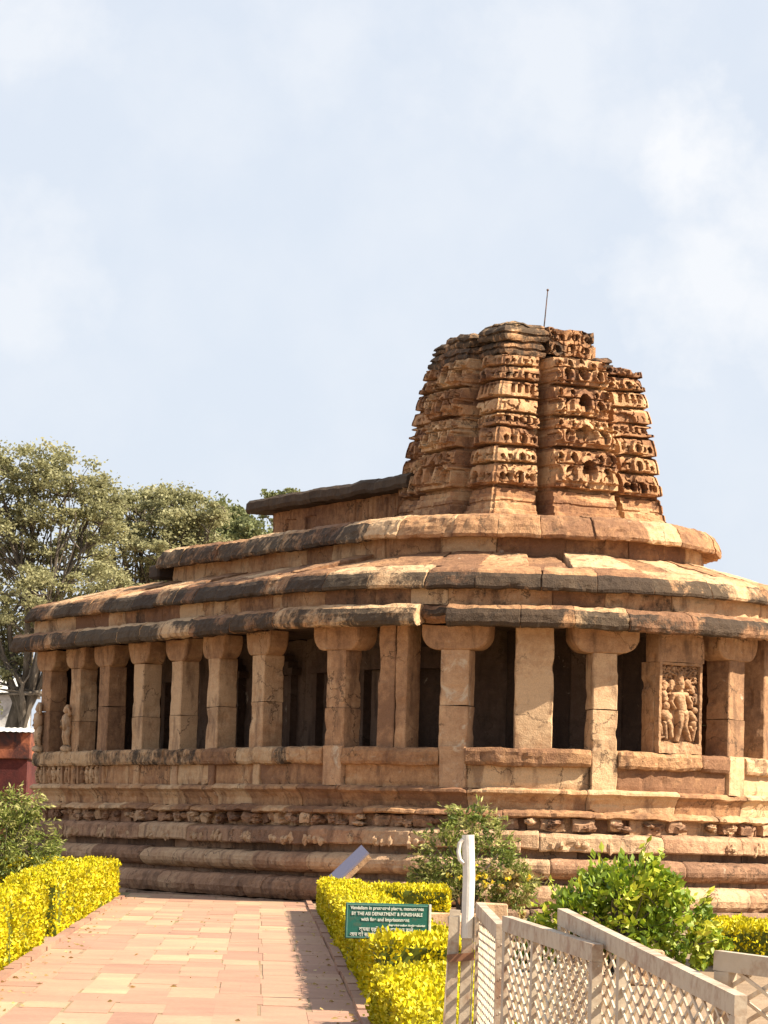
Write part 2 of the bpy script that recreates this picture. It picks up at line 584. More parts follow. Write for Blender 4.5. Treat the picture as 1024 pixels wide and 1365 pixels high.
def make_path():
    a = Acc()
    r = random.Random(11)
    y = 12.0
    YEND = 77.0
    # stone slabs in rows along the walk, each row a different length, joints broken
    ncol = 8
    colw = [1 / ncol] * ncol
    for k in range(ncol):
        y = 12.0 + r.uniform(-1.5, 0)
        base = r.uniform(-0.12, 0.12)
        while y < YEND:
            ln = r.choice([1.0, 1.4, 1.8, 2.3, 2.9])
            y1 = min(y + ln, YEND)
            t = min(1, max(0, r.choice([0.28, 0.36, 0.40, 0.43, 0.46, 0.5, 0.53, 0.58, 0.66, 0.80]) + base + r.uniform(-0.1, 0.1)))
            g = 0.0025
            dz = r.uniform(-0.0025, 0.0025)
            wj = r.uniform(-0.05, 0.05)
            P = []
            for yy in (y + g, y1 - g):
                xl, xr = lin(KL0, KL1, yy), lin(KR0, KR1, yy)
                ua = (k + (0.07 * sin(y * 1.3 + k * 2.1) if k else 0)) / ncol; ub = (k + 1 + (0.07 * sin(y * 1.3 + (k + 1) * 2.1) if k < ncol - 1 else 0)) / ncol
                xa, xb = xl + (xr - xl) * ua + g, xl + (xr - xl) * ub - g
                P += [(xa, yy), (xb, yy)]
            v = [(P[i][0], P[i][1], GZ - 0.06) for i in (0, 1, 3, 2)] + [(P[i][0], P[i][1], GZ + dz) for i in (0, 1, 3, 2)]
            f = [(4, 5, 6, 7), (0, 1, 5, 4), (1, 2, 6, 5), (2, 3, 7, 6), (3, 0, 4, 7)]
            a.add(v, f, t)
            y = y1
    o = a.build("path", M_path)
    tag(o, kind='structure')
    b = Acc()   # bed of mortar under the joints
    v = [(lin(KL0, KL1, 11), 11, GZ - 0.005), (lin(KR0, KR1, 11), 11, GZ - 0.005), (lin(KR0, KR1, YEND), YEND, GZ - 0.005), (lin(KL0, KL1, YEND), YEND, GZ - 0.005)]
    b.add(v, [(0, 1, 2, 3)])
    tag(b.build("path_bedding", M_ground), kind='structure')
    # kerb stones either side
    k_ = Acc()
    for (p, q, sgn) in ((KL0, KL1, -1), (KR0, KR1, 1)):
        y = 12.0
        while y < 72:
            y1 = y + r.uniform(1.2, 2.2)
            xa, xb = lin(p, q, y), lin(p, q, y1)
            w = 0.11
            dz = r.uniform(0.035, 0.06)
            dx = r.uniform(-0.015, 0.015)
            v = []
            for z in (GZ - 0.05, GZ + dz):
                for (x, yy) in ((xa, y + .008), (xa + sgn * w, y + .008), (xb + sgn * w, y1 - .008), (xb, y1 - .008)):
                    v.append((x + dx, yy, z))
            k_.add(v, [(4, 5, 6, 7), (0, 1, 5, 4), (1, 2, 6, 5), (2, 3, 7, 6), (3, 0, 4, 7)], r.uniform(0, 0.5))
            y = y1
    tag(k_.build("kerb", M_path), kind='structure')


make_path()

def litter():
    r = np.random.default_rng(44)
    n = 420
    y = 1 / r.uniform(1 / 74, 1 / 20, n)
    side = r.random(n)
    e = np.abs(r.normal(size=n)) * 0.22
    xl = np.array([lin(KL0, KL1, q) for q in y]); xr_ = np.array([lin(KR0, KR1, q) for q in y])
    x = np.where(side < .42, xl + e + .02, np.where(side < .84, xr_ - e - .02, xl + (xr_ - xl) * r.random(n)))
    P = np.column_stack([x, y, np.full(n, GZ + 0.012)])
    D = np.column_stack([r.normal(size=n), r.normal(size=n), r.normal(size=n) * 0.12])
    v, f = leaves_vf(P, D, 0.06, 3, 0.55)
    v[:, 2] = np.clip(v[:, 2], GZ + 0.006, GZ + 0.03)
    a = Acc(); a.add(v, f, np.clip(r.normal(size=n) * .25 + .35, 0, 1))
    tag(a.build("leaf_litter", M_dry), kind='stuff')


# ------------------------------------------------------------------ the temple
TH = radians(28.1)
TX, TY = 3.29, 76.47
R0, LEN = 5.85, 14.6
temple = empty("stone_temple", (TX, TY, 0), TH,
               "apse-ended sandstone temple with a pillared gallery, stepped slab roof and carved stone tower", "temple")
S_END = 2 * LEN + pi * R0


def loc(s, r):
    """point on the U-shaped outline of the temple (local frame)"""
    s = np.asarray(s, float); r = np.asarray(r, float)
    ang = np.clip((s - LEN) / R0, 0, pi)
    x = -np.cos(ang) * r
    y = -np.sin(ang) * r + np.where(s < LEN, LEN - s, 0) + np.where(s > LEN + pi * R0, s - LEN - pi * R0, 0)
    return x, y


def sweep(acc, prof, s0=0.0, s1=S_END, blk=(1.1, 1.7), step=0.10, jr=0.012, jz=0.01, amp=0.02, fr=2.5, seed=0,
          gap=0.006, pstep=0.08, lichf=None, tspread=1.0, bev=0.03, cuts=None, slant=0.0):
    r = random.Random(seed)
    s = s0
    P = resample(prof, pstep)
    n = len(P)
    cen = P.mean(axis=0)
    while s < s1 - 0.05:
        e = s + r.uniform(*blk)
        if s1 - e < blk[0] * 0.5: e = s1
        a_, b_ = s + gap, e - gap
        dr, dz = r.gauss(0, jr), r.gauss(0, jz)
        if cuts:
            for (ca, cb, cr) in cuts:
                if ca < (s + e) / 2 < cb: dr -= cr
        tl = r.uniform(-1, 1) * tspread
        far = s > LEN + pi * R0
        st = step * (2.5 if far else 1)
        k = max(2, int(np.ceil((b_ - a_ - 2 * bev) / st)))
        ss = np.concatenate([[a_], np.linspace(a_ + bev, b_ - bev, k + 1), [b_]])
        m = len(ss)
        sc = np.ones(m); sc[0] = sc[-1] = 0.0
        sl = r.uniform(-slant, slant)
        Q = np.broadcast_to(P, (m, n, 2)).copy()
        d = Q - cen
        ln = np.linalg.norm(d, axis=2, keepdims=True) + 1e-6
        Q = Q - d / ln * (bev * 0.5 * (1 - sc))[:, None, None]
        Q[..., 0] += dr
        Q[..., 1] += dz
        S2 = ss[:, None] + sl * (Q[..., 0] - P[:, 0].max())
        X, Y = loc(S2, Q[..., 0])
        V = np.stack([X, Y, Q[..., 1]], -1)
        if amp > 0:
            V = V + amp * (0.7 * fbm3(V * fr, seed, 2) + 0.5 * fbm3(V * fr * 3.9, seed + 7, 2))
            chip = np.clip(vnoise(V * 4.3, seed + 55) - 0.30, 0, 1) * np.clip(vnoise(V * 1.1, seed + 56) + 0.6, 0, 1)
            inw = (cen - Q)
            inw = inw / (np.linalg.norm(inw, axis=2, keepdims=True) + 1e-6)
            Xa, Ya = loc(S2, Q[..., 0] + 1.0)
            V[..., 0] += (Xa - X) * inw[..., 0] * chip * 0.12
            V[..., 1] += (Ya - Y) * inw[..., 0] * chip * 0.12
            V[..., 2] += inw[..., 1] * chip * 0.12
        idx = np.arange(m * n).reshape(m, n)
        f = []
        li = []
        for j in range(n):
            j2 = (j + 1) % n
            f.extend(np.stack([idx[:-1, j], idx[1:, j], idx[1:, j2], idx[:-1, j2]], -1).tolist())
            if lichf is not None:
                pm = (P[j] + P[j2]) / 2
                li.extend([lichf(pm[0], pm[1], x) for x in (ss[:-1] + ss[1:]) / 2])
        f.append(list(idx[0, ::-1])[::-1]); f.append(list(idx[-1])[::-1])
        if lichf is not None:
            li += [0.0, 0.0]
            acc.add(V, f, tl, np.array(li))
        else:
            acc.add(V, f, tl)
        s = e


def part(name, mat, prof, parent=None, **kw):
    a = Acc()
    sweep(a, prof, **kw)
    return a.build(name, mat, parent or temple)


# ---- plinth courses, bottom to top
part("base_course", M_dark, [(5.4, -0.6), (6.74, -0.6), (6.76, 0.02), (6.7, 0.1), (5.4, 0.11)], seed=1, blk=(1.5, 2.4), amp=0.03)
part("lower_moulding", M_red, [(5.4, 0.13), (6.42, 0.13), (6.5, 0.22), (6.53, 0.34), (6.49, 0.48), (6.38, 0.58), (6.2, 0.62), (5.4, 0.63)], seed=2, blk=(2.0, 3.4), amp=0.016, jr=0.006,
     lichf=lambda r, z, s: 0.12 if s < LEN + 2 else 0.0)
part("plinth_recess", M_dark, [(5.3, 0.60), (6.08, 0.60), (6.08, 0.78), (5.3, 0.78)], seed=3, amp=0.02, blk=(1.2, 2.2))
part("torus_moulding", M_red, [(5.4, 0.71)] + [(6.1 + 0.29 * cos(t), 0.93 + 0.22 * sin(t)) for t in np.linspace(-pi / 2, pi / 2, 9)] + [(5.4, 1.15)],
     seed=4, blk=(2.0, 3.6), amp=0.014, jr=0.006)
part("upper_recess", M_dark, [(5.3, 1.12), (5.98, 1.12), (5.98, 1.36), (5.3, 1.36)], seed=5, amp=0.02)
band = Acc()
sweep(band, [(5.4, 1.31), (6.22, 1.31), (6.245, 1.34), (6.22, 1.60), (6.15, 1.665), (6.0, 1.70), (5.4, 1.71)], seed=6, blk=(1.5, 3.2), amp=0.018, jr=0.01)


def frieze():
    a = Acc()
    sweep(a, [(5.4, 1.68), (5.86, 1.68), (5.88, 1.83), (5.86, 2.0), (5.4, 2.0)], seed=7, blk=(0.9, 1.8), amp=0.03, jr=0.03)
    r = random.Random(5)
    s = 0.4
    while s < S_END - 0.4:
        # a carved beast head: skull, muzzle, brow and curling mane worn almost smooth
        t = r.uniform(-1, 1)
        for k in range(r.randint(1, 3)):
            ds, dz, dr = r.uniform(-0.16, 0.16), r.uniform(-0.06, 0.09), r.uniform(-0.03, 0.13)
            x, y = loc(s + ds, 5.92 + dr)
            v, f = lump_vf((float(x), float(y), 1.83 + dz), (r.uniform(.08, .17), r.uniform(.08, .17), r.uniform(.05, .09)), r.randint(0, 999), amp=0.5, nu=12, nv=8, fr=2.8)
            a.add(v, f, t)
        if r.random() < 0.9:
            w = r.uniform(0.22, 0.5)
            sweep(a, [(5.7, 1.76), (6.0, 1.74), (6.04, 1.88), (5.98, 1.98), (5.7, 1.98)], s + 0.28, s + 0.28 + w, blk=(w, w), seed=r.randint(0, 999), amp=0.05, jr=0.03)
        s += r.uniform(0.55, 0.95)
    a.build("beast_frieze", M_red, temple)
    # small worn horseshoe-arch carvings on the band below
    b = band
    s = 0.5
    while s < S_END - 0.5:
        if r.random() < 0.72:
            n_ = r.randint(1, 3)
            for q in range(n_):
                x, y = loc(s + q * 0.16, 6.22)
                h = r.uniform(0.07, 0.13)
                v, f = lump_vf((float(x), float(y), 1.40 + r.uniform(-.02, .05)), (r.uniform(.05, .1), r.uniform(.05, .1), h), r.randint(0, 999), amp=0.45)
                b.add(v, f, r.uniform(0.4, 2.2))
        s += r.uniform(0.45, 0.95)
    b.build("plinth_band", M_red, temple)


frieze()
part("frieze_cap", M_stone, [(5.4, 1.98), (6.06, 1.98), (6.12, 2.01), (6.10, 2.07), (5.95, 2.13), (5.4, 2.13)], seed=8, blk=(0.9, 1.9), amp=0.03, jr=0.025, jz=0.012)
part("sill_moulding", M_stone, [(5.4, 2.12), (5.79, 2.12), (5.82, 2.28), (5.9, 2.42), (6.0, 2.49), (5.99, 2.54), (5.9, 2.59), (5.4, 2.6)], seed=9, blk=(1.4, 2.6), amp=0.015)

# pillars of the gallery: (photo left edge, right edge, depth as share of width, has bracket)
ANG = lambda deg: LEN + radians(deg) * R0
PILLARS = [  # s, width along the wall, depth, bracket
    (LEN - 14.05, 0.58, 0.5, True), (LEN - 12.15, 0.60, 0.5, True), (LEN - 10.36, 0.60, 0.5, True), (LEN - 8.28, 0.58, 0.5, True), (LEN - 6.12, 0.58, 0.48, True),
    (LEN - 4.10, 0.60, 0.5, True), (LEN - 1.78, 0.62, 0.52, True),
    (ANG(15.6), 0.60, 0.52, True), (ANG(30.6), 0.70, 0.62, False), (ANG(44.8), 0.62, 0.55, True), (ANG(61.4), 0.80, 0.5, False),
    (ANG(76.2), 0.56, 0.52, True), (ANG(93.8), 1.14, 0.46, False), (ANG(110.6), 0.60, 0.62, True), (ANG(127.0), 0.72, 0.5, False),
    (ANG(143), 0.60, 0.6, True), (ANG(160), 0.72, 0.5, False)] + \
    [(LEN + pi * R0 + t, 0.68, 0.62, True) for t in (0.6, 2.6, 4.7, 6.8, 8.9, 10.9, 12.6, 14.0)]
PIL_S = [p[0] for p in PILLARS if p[3]]

# parapet rail and panel, broken at every bracketed pillar
a_panel, a_rail = Acc(), Acc()
flank_s = lambda q: q < LEN - 0.5 or q > LEN + pi * R0 + 0.5
edges = [0.0] + sorted(q for q in PIL_S if not flank_s(q)) + [S_END]
for i in range(len(edges) - 1):
    sa = edges[i] + (0.29 if i > 0 else 0)
    sb = edges[i + 1] - (0.29 if i < len(edges) - 2 else 0)
    if sb - sa < 0.3: continue
    sweep(a_panel, [(5.3, 2.58), (5.78, 2.58), (5.80, 2.7), (5.79, 3.08), (5.3, 3.08)], sa, sb, blk=(1.8, 3.2), seed=20 + i, amp=0.012, jr=0.008, tspread=1.0)
    sweep(a_rail, [(5.35, 3.05), (5.84, 3.03), (5.93, 3.05), (5.965, 3.11), (5.965, 3.32), (5.93, 3.39), (5.84, 3.41), (5.35, 3.41)], sa, sb, blk=(1.4, 2.9), seed=60 + i,
          amp=0.03, jr=0.008, jz=0.008, bev=0.03, lichf=lambda r, z, q: 0.25 * (q < LEN) + 0.5 * max(0, vnoise(np.array([[q * .7, 2.2, 5.1]]), 33)[0]))
a_panel.build("parapet_panel", M_stone, temple)
a_rail.build("parapet_rail", M_eave, temple)


def local_frame(s):
    x, y = loc(s, R0)
    x2, y2 = loc(s, R0 + 1)
    n_ = np.array([float(x2 - x), float(y2 - y), 0])
    t_ = np.array([-n_[1], n_[0], 0])          # along +s
    return np.array([float(x), float(y), 0]), n_, t_


def shaft(acc, s, w, d, z0, z1, front=0.0, cham=0.022, seed=0, amp=0.012, tint=0.0, taper=0.0, lich=0.0):
    """a squared stone shaft with chamfered, worn arrises"""
    c, n_, t_ = local_frame(s)
    hw, hd = w / 2, d / 2
    poly = [(-hw + cham, -hd), (hw - cham, -hd), (hw, -hd + cham), (hw, hd - cham), (hw - cham, hd), (-hw + cham, hd), (-hw, hd - cham), (-hw, -hd + cham)]
    P = resample(poly, 0.08)
    zs = np.linspace(z0, z1, max(3, int((z1 - z0) / 0.08)))
    k = 1 - taper * (zs - z0) / (z1 - z0)
    Q = P[None] * k[:, None, None]
    V = c + Q[..., 0:1] * t_ + (Q[..., 1:2] - hd + front) * n_
    V[..., 2] = zs[:, None]
    V = V + amp * fbm3(V * 2.2 + seed * 3.7, seed, 3)
    chip = np.clip(vnoise(V * 3.7, seed + 91) - 0.32, 0, 1) * 0.22
    ax = c - n_ * (hd - front)
    tow = ax - V
    tow[..., 2] = 0
    V = V + tow * chip[..., None]
    m, n = V.shape[:2]
    idx = np.arange(m * n).reshape(m, n)
    f = []
    for j in range(n):
        j2 = (j + 1) % n
        f.extend(np.stack([idx[:-1, j], idx[:-1, j2], idx[1:, j2], idx[1:, j]], -1).tolist())
    # t_ x n_ orientation: flip so that faces look outward
    f = [q[::-1] for q in f]
    f.append(list(idx[0])); f.append(list(idx[-1])[::-1])
    acc.add(V, f, tint, lich)


def bracket(acc, s, w, d, z0, z1, seed=0):
    """corbel with quarter-round arms reaching along the beam"""
    c, n_, t_ = local_frame(s)
    h = z1 - z0
    b0 = w / 2 * 0.5
    side = [(b0 + (w / 2 - b0) * sin(t), z0 + h * 0.72 * (1 - cos(t))) for t in np.linspace(0, pi / 2, 7)]
    prof = [(-x, z) for x, z in side[::-1]] + side + [(w / 2, z1), (-w / 2, z1)]
    P = resample(prof, 0.12)
    ds = np.array([0.0, 0.03, d * 0.5, d - 0.03, d])
    sc = np.array([0.025, 0, 0, 0, 0.025])
    cen = P.mean(0)
    V = np.zeros((len(ds), len(P), 3))
    for i, (q, e) in enumerate(zip(ds, sc)):
        dd = P - cen
        Q = P - dd / (np.linalg.norm(dd, axis=1, keepdims=True) + 1e-6) * e
        V[i] = c + Q[:, 0:1] * t_ - (q - 0.03) * n_
        V[i, :, 2] = Q[:, 1]
    V = V + 0.022 * fbm3(V * 3 + seed * 1.7, seed, 2)
    m, n = V.shape[:2]
    idx = np.arange(m * n).reshape(m, n)
    f = []
    for j in range(n):
        j2 = (j + 1) % n
        f.extend(np.stack([idx[:-1, j], idx[1:, j], idx[1:, j2], idx[:-1, j2]], -1).tolist())
    f = [q[::-1] for q in f]
    f.append(list(idx[0])); f.append(list(idx[-1])[::-1])
    acc.add(V, f, 0.0)


def relief_panel(s, w, z0, z1, front, parent):
    """deep relief of a standing figure with attendants under a tree, cut into a pillar face"""
    nu, nv = 92, 176
    U, Vv = np.meshgrid(np.linspace(95, 655, nu), np.linspace(1290, 175, nv))
    H = np.full(U.shape, -0.15)
    def cap(x0, y0, x1, y1, r0, r1=None, h=0.1):
        r1 = r0 if r1 is None else r1
        nonlocal H
        d = np.array([x1 - x0, y1 - y0], float)
        L2 = d @ d + 1e-9
        t = np.clip(((U - x0) * d[0] + (Vv - y0) * d[1]) / L2, 0, 1)
        dist = np.hypot(U - x0 - t * d[0], Vv - y0 - t * d[1])
        rr = r0 + (r1 - r0) * t
        k = np.clip(1 - (dist / rr) ** 2, 0, 1)
        H = np.maximum(H, np.where(k > 0, -0.13 + h * (0.35 + 0.65 * np.sqrt(k)), -0.2))
    rr = random.Random(3)
    for i in range(150):                        # leaves of the tree
        x, y = rr.uniform(140, 625), 200 + 150 * rr.random() ** 1.0
        a_ = rr.uniform(0, pi)
        cap(x, y, x + 26 * cos(a_), y + 26 * sin(a_), 13, 8, rr.uniform(0.05, 0.10))
    for i in range(46):
        x, y = rr.choice([rr.uniform(145, 260), rr.uniform(500, 620)]), rr.uniform(340, 660)
        a_ = rr.uniform(0, pi)
        cap(x, y, x + 34 * cos(a_), y + 34 * sin(a_), 17, 10, rr.uniform(0.05, 0.10))
    cap(392, 420, 392, 430, 84, h=0.05)         # halo
    cap(390, 330, 393, 380, 36, 50, 0.13)       # headdress
    cap(395, 420, 396, 470, 46, 36, 0.16)       # head
    cap(398, 500, 400, 540, 26, 30, 0.12)
    cap(318, 572, 468, 566, 36, 36, 0.14)       # shoulders
    cap(396, 590, 428, 740, 66, 50, 0.15)       # trunk
    cap(420, 790, 452, 790, 58, 58, 0.15)       # hips
    cap(400, 820, 392, 950, 44, 36, 0.16); cap(392, 950, 352, 1130, 34, 24, 0.15)
    cap(470, 820, 458, 935, 40, 30, 0.14); cap(458, 950, 520, 1125, 32, 22, 0.14)
    cap(300, 575, 268, 660, 30, 24, 0.14); cap(268, 660, 318, 735, 24, 18, 0.14)
    cap(474, 575, 532, 665, 28, 22, 0.13); cap(532, 665, 530, 715, 22, 20, 0.13)
    cap(210, 705, 212, 720, 42, 40, 0.14); cap(205, 810, 245, 850, 62, 56, 0.13)    # attendants
    cap(245, 900, 282, 985, 38, 26, 0.13); cap(282, 985, 292, 1085, 24, 22, 0.12)
    cap(200, 920, 222, 1110, 28, 20, 0.11); cap(150, 950, 165, 1060, 20, 16, 0.09)
    cap(140, 1105, 190, 1090, 20, 16, 0.09)
    cap(280, 415, 265, 500, 38, 30, 0.12); cap(200, 440, 190, 500, 36, 30, 0.10); cap(185, 560, 200, 630, 40, 36, 0.11)
    cap(585, 745, 588, 752, 40, 40, 0.13); cap(520, 790, 600, 870, 40, 36, 0.12)
    cap(575, 915, 580, 930, 40, 34, 0.12); cap(596, 960, 566, 1120, 22, 16, 0.11); cap(540, 960, 560, 1000, 22, 18, 0.10)
    cap(488, 410, 500, 430, 42, 36, 0.11); cap(540, 470, 560, 520, 36, 30, 0.10); cap(602, 560, 590, 660, 30, 22, 0.10)
    # frame and foot slab
    edge = np.minimum(np.minimum(U - 95, 655 - U), Vv - 175)
    H = np.where(edge < 32, np.maximum(H, 0.012), H)
    H = np.where(Vv > 1152 + 12 * np.sin(U / 40), np.maximum(H, 0.015 + 0.02 * np.clip((Vv - 1152) / 140, 0, 1)), H)
    c, n_, t_ = local_frame(s)
    uu = (U - 375) / 560 * w
    P = c + uu[..., None] * t_ + (H + front)[..., None] * n_
    P[..., 2] = z0 + (1290 - Vv) / 1115 * (z1 - z0)
    P = P + 0.008 * fbm3(P * 9, 4, 2) + 0.006 * fbm3(P * 22, 5, 2)
    # close the sides down to the shaft behind
    back = lambda row: row - n_ * (H[0, 0] * 0 + 0.16)
    v, f = grid_vf(P)
    a = Acc()
    a.add(v, f, -0.1)
    for row, flip in ((P[0], False), (P[-1], True), (P[:, 0], True), (P[:, -1], False)):
        G = np.stack([row, back(row)])
        v, f = grid_vf(G)
        a.add(v, f if not flip else f[:, ::-1], -0.1)
    return a.build("relief_panel", M_pillar, parent)


def figure_statue(s, z0, h, off_s, parent, seed):
    """a worn standing figure carved against the pillar (torso, legs, raised arm, head)"""
    a = Acc()
    c, n_, t_ = local_frame(s)
    base = c + t_ * off_s + n_ * 0.10
    def q(u, z, o=0.0):
        p = base + t_ * u + n_ * o
        p[2] = z0 + z * h
        return p
    parts = [([q(0, .0), q(.02, .04), q(0, .10)], [.16, .17, .13]),
             ([q(-.05, .1), q(-.07, .3, .04), q(-.03, .5)], [.06, .075, .10]),
             ([q(.07, .1), q(.06, .3, .02), q(.04, .5)], [.06, .07, .10]),
             ([q(0, .46), q(.01, .6, .02), q(-.01, .74), q(-.02, .8)], [.13, .115, .14, .06]),
             ([q(-.02, .79), q(-.02, .85, .03), q(-.01, .93), q(0, 1.0)], [.05, .085, .085, .04]),
             ([q(-.14, .75), q(-.2, .62, .06), q(-.12, .52, .1)], [.05, .045, .04]),
             ([q(.12, .75), q(.2, .82, .05), q(.16, .95, .04)], [.05, .045, .04])]
    for pts, rad in parts:
        v, f = tube_vf(pts, rad, 8)
        v = v + 0.02 * fbm3(v * 6, seed, 2)
        a.add(v, f, 0.3)
    return a.build("statue", M_pale, parent, smooth=True)


pil_objs = []
for i, (s, w, d, br) in enumerate(PILLARS):
    a = Acc()
    tnt = random.Random(100 + i).uniform(-0.8, 0.8)
    top = 5.46 if br else 6.0
    jz = random.Random(i).uniform(4.1, 4.5)
    lich = 0.25 if i in (11, 13) else 0.0
    if br:
        # two drums with a joint between
        shaft(a, s, w, d, 3.3, jz - 0.008, 0.02, seed=i, tint=tnt, lich=lich)
        shaft(a, s, w * 0.98, d * 0.98, jz + 0.008, top, 0.01, seed=i + 50, tint=tnt + 0.25, lich=lich)
    elif i == 8:
        shaft(a, s - w * 0.205, w * 0.58, d, 3.3, top, -0.02, seed=i, tint=tnt)
        shaft(a, s + w * 0.30, w * 0.39, d, 3.3, top, -0.03, seed=i + 40, tint=tnt + 0.5)
    elif i == 12:
        shaft(a, s, w, d, 3.3, 5.34, -0.17, seed=i, tint=tnt)
    else:
        shaft(a, s, w, d, 3.3, top, -0.03, seed=i, tint=tnt)
    po = a.build("pillar", M_pale if i == 9 else M_pillar, temple)
    pil_objs.append(po)
    if br:
        b = Acc()
        flank = s < LEN or s > LEN + pi * R0
        bracket(b, s, 1.22 if flank else 1.46, 0.46 if flank else 0.56, 5.46, 5.98, seed=i)
        b.build("bracket", M_pillar, po)
        p_ = Acc()
        shaft(p_, s, 0.30 if flank else 0.57, 0.4, 2.57, 3.04 if flank else 3.42, -0.0 if flank else 0.055, seed=i + 300, tint=random.Random(i + 9).uniform(-1, 1), amp=0.018)
        p_.build("pilaster", M_pale if i in (9, 4, 7) else M_stone, temple)
    if i == 12:
        b = Acc()
        shaft(b, s, w * 1.06, d * 1.05, 5.35, 6.0, 0.02, seed=77, tint=-0.2)
        b.build("abacus", M_pillar, po)
        relief_panel(s, w * 0.99, 3.42, 5.34, 0.0, po)
    if i == 1: figure_statue(s, 3.42, 1.15, -0.20, po, 5)
    if i == 0: figure_statue(s, 3.42, 1.25, -0.15, po, 9)

# carved figures on the parapet near the porch
def porch_frieze():
    a = Acc()
    r = random.Random(8)
    s = 0.15
    while s < 4.3:
        c, n_, t_ = local_frame(s)
        b = c - n_ * 0.03
        t = r.uniform(-0.5, 1)
        for (du, z0, z1, ra, rb) in ((0, 2.64, 2.80, .05, .065), (0.02, 2.80, 2.93, .085, .09), (0.01, 2.97, 3.02, .06, .05), (-.08, 2.75, 2.9, .035, .03), (.1, 2.72, 2.9, .035, .03)):
            p, q = b + t_ * (du + r.uniform(-.03, .03)), b + t_ * (du + r.uniform(-.04, .04))
            p[2], q[2] = z0, z1
            v, f = tube_vf([p, (p + q) / 2 + n_ * .02, q], [ra, (ra + rb) / 2, rb], 7)
            a.add(v + 0.015 * fbm3(v * 7, 3, 2), f, t)
        if r.random() < 0.3:
            s += 0.2
            shaft(a, s, 0.1, 0.1, 2.6, 3.06, 0.02, seed=int(s * 10), cham=0.01)
        s += r.uniform(0.26, 0.36)
    a.build("figure_frieze", M_pillar, temple)


porch_frieze()

# ---- eaves and roof
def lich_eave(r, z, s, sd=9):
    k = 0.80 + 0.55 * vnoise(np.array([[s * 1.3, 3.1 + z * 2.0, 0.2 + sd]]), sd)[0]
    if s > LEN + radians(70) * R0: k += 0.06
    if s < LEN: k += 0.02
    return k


E1P = [(5.55, 6.06), (6.2, 5.98), (6.46, 5.91), (6.57, 5.94), (6.61, 6.02), (6.58, 6.18), (6.50, 6.30), (6.34, 6.38), (5.55, 6.43)]
E1B = [(5.55, 6.07), (6.1, 6.02), (6.28, 6.10), (6.34, 6.20), (6.30, 6.30), (6.2, 6.37), (5.55, 6.42)]
e1 = Acc()
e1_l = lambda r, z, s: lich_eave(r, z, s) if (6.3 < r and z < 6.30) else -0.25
for k_, (pf, sa, sb) in enumerate(((E1P, -0.12, ANG(39.0)), (E1B, ANG(39.0), ANG(44.6)), (E1P, ANG(44.6), S_END))):
    sweep(e1, pf, sa, sb, seed=31 + k_ * 7, blk=(1.0, 2.5), amp=0.028 if pf is E1P else 0.07, jr=0.02, jz=0.012, bev=0.02, pstep=0.07, lichf=e1_l)
e1.build("lower_eave", M_eave, temple)
part("eave_neck", M_stone, [(5.3, 6.40), (6.02, 6.40), (6.03, 6.6), (6.02, 6.80), (5.3, 6.80)], seed=32, blk=(0.8, 2.2), amp=0.02, jr=0.015,
     lichf=lambda r, z, s: min(0.55, max(0, 1.7 * vnoise(np.array([[s * 0.9, 1.2, 7.2]]), 4)[0] - 0.25)))
part("upper_eave", M_eave, [(5.5, 6.86), (6.0, 6.79), (6.2, 6.72), (6.31, 6.735), (6.33, 6.79), (6.24, 6.98), (6.12, 7.12), (6.0, 7.17), (5.5, 7.28), (5.5, 7.0)],
     seed=33, blk=(0.9, 1.6), amp=0.025, jr=0.018, jz=0.01, bev=0.02, slant=0.12, pstep=0.07,
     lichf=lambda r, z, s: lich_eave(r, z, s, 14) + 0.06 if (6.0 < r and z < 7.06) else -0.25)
part("roof_slope", M_eave, [(3.85, 7.45), (5.55, 7.05), (5.56, 7.24), (5.0, 7.42), (3.85, 7.72)], seed=34, blk=(0.8, 1.5), amp=0.03, jz=0.02, slant=0.1, step=0.2,
     lichf=lambda r, z, s: -0.2 if s > LEN else 0.1)
part("upper_wall", M_stone, [(3.5, 7.5), (3.98, 7.5), (3.99, 7.8), (3.97, 8.06), (3.5, 8.06)], seed=35, s0=LEN - 10.6, s1=S_END - (LEN - 10.6), blk=(1.2, 2.4), amp=0.02)
part("crown_eave", M_eave, [(3.4, 8.12), (4.0, 8.06), (4.26, 7.98), (4.37, 7.99), (4.40, 8.06), (4.33, 8.24), (4.22, 8.40), (4.08, 8.48), (3.4, 8.57)],
     seed=36, s0=LEN - 10.7, s1=S_END - (LEN - 10.7), blk=(1.1, 2.0), amp=0.03, jr=0.025, jz=0.014, bev=0.02, slant=0.1, pstep=0.07,
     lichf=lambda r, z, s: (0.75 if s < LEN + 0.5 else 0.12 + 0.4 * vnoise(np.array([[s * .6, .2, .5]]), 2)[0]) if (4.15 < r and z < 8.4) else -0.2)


def u_slab(name, r, z0, z1, y_end, mat):
    ang = np.linspace(0, pi, 40)
    pts = [(-r, y_end)] + [(-cos(t) * r, -sin(t) * r) for t in ang] + [(r, y_end)]
    n = len(pts)
    v = [(x, y, z0) for x, y in pts] + [(x, y, z1) for x, y in pts]
    f = [tuple(range(n))[::-1], tuple(range(n, 2 * n))] + [(i, (i + 1) % n, n + (i + 1) % n, n + i) for i in range(n)]
    a = Acc()
    a.add(v, f)
    return a.build(name, mat, temple)


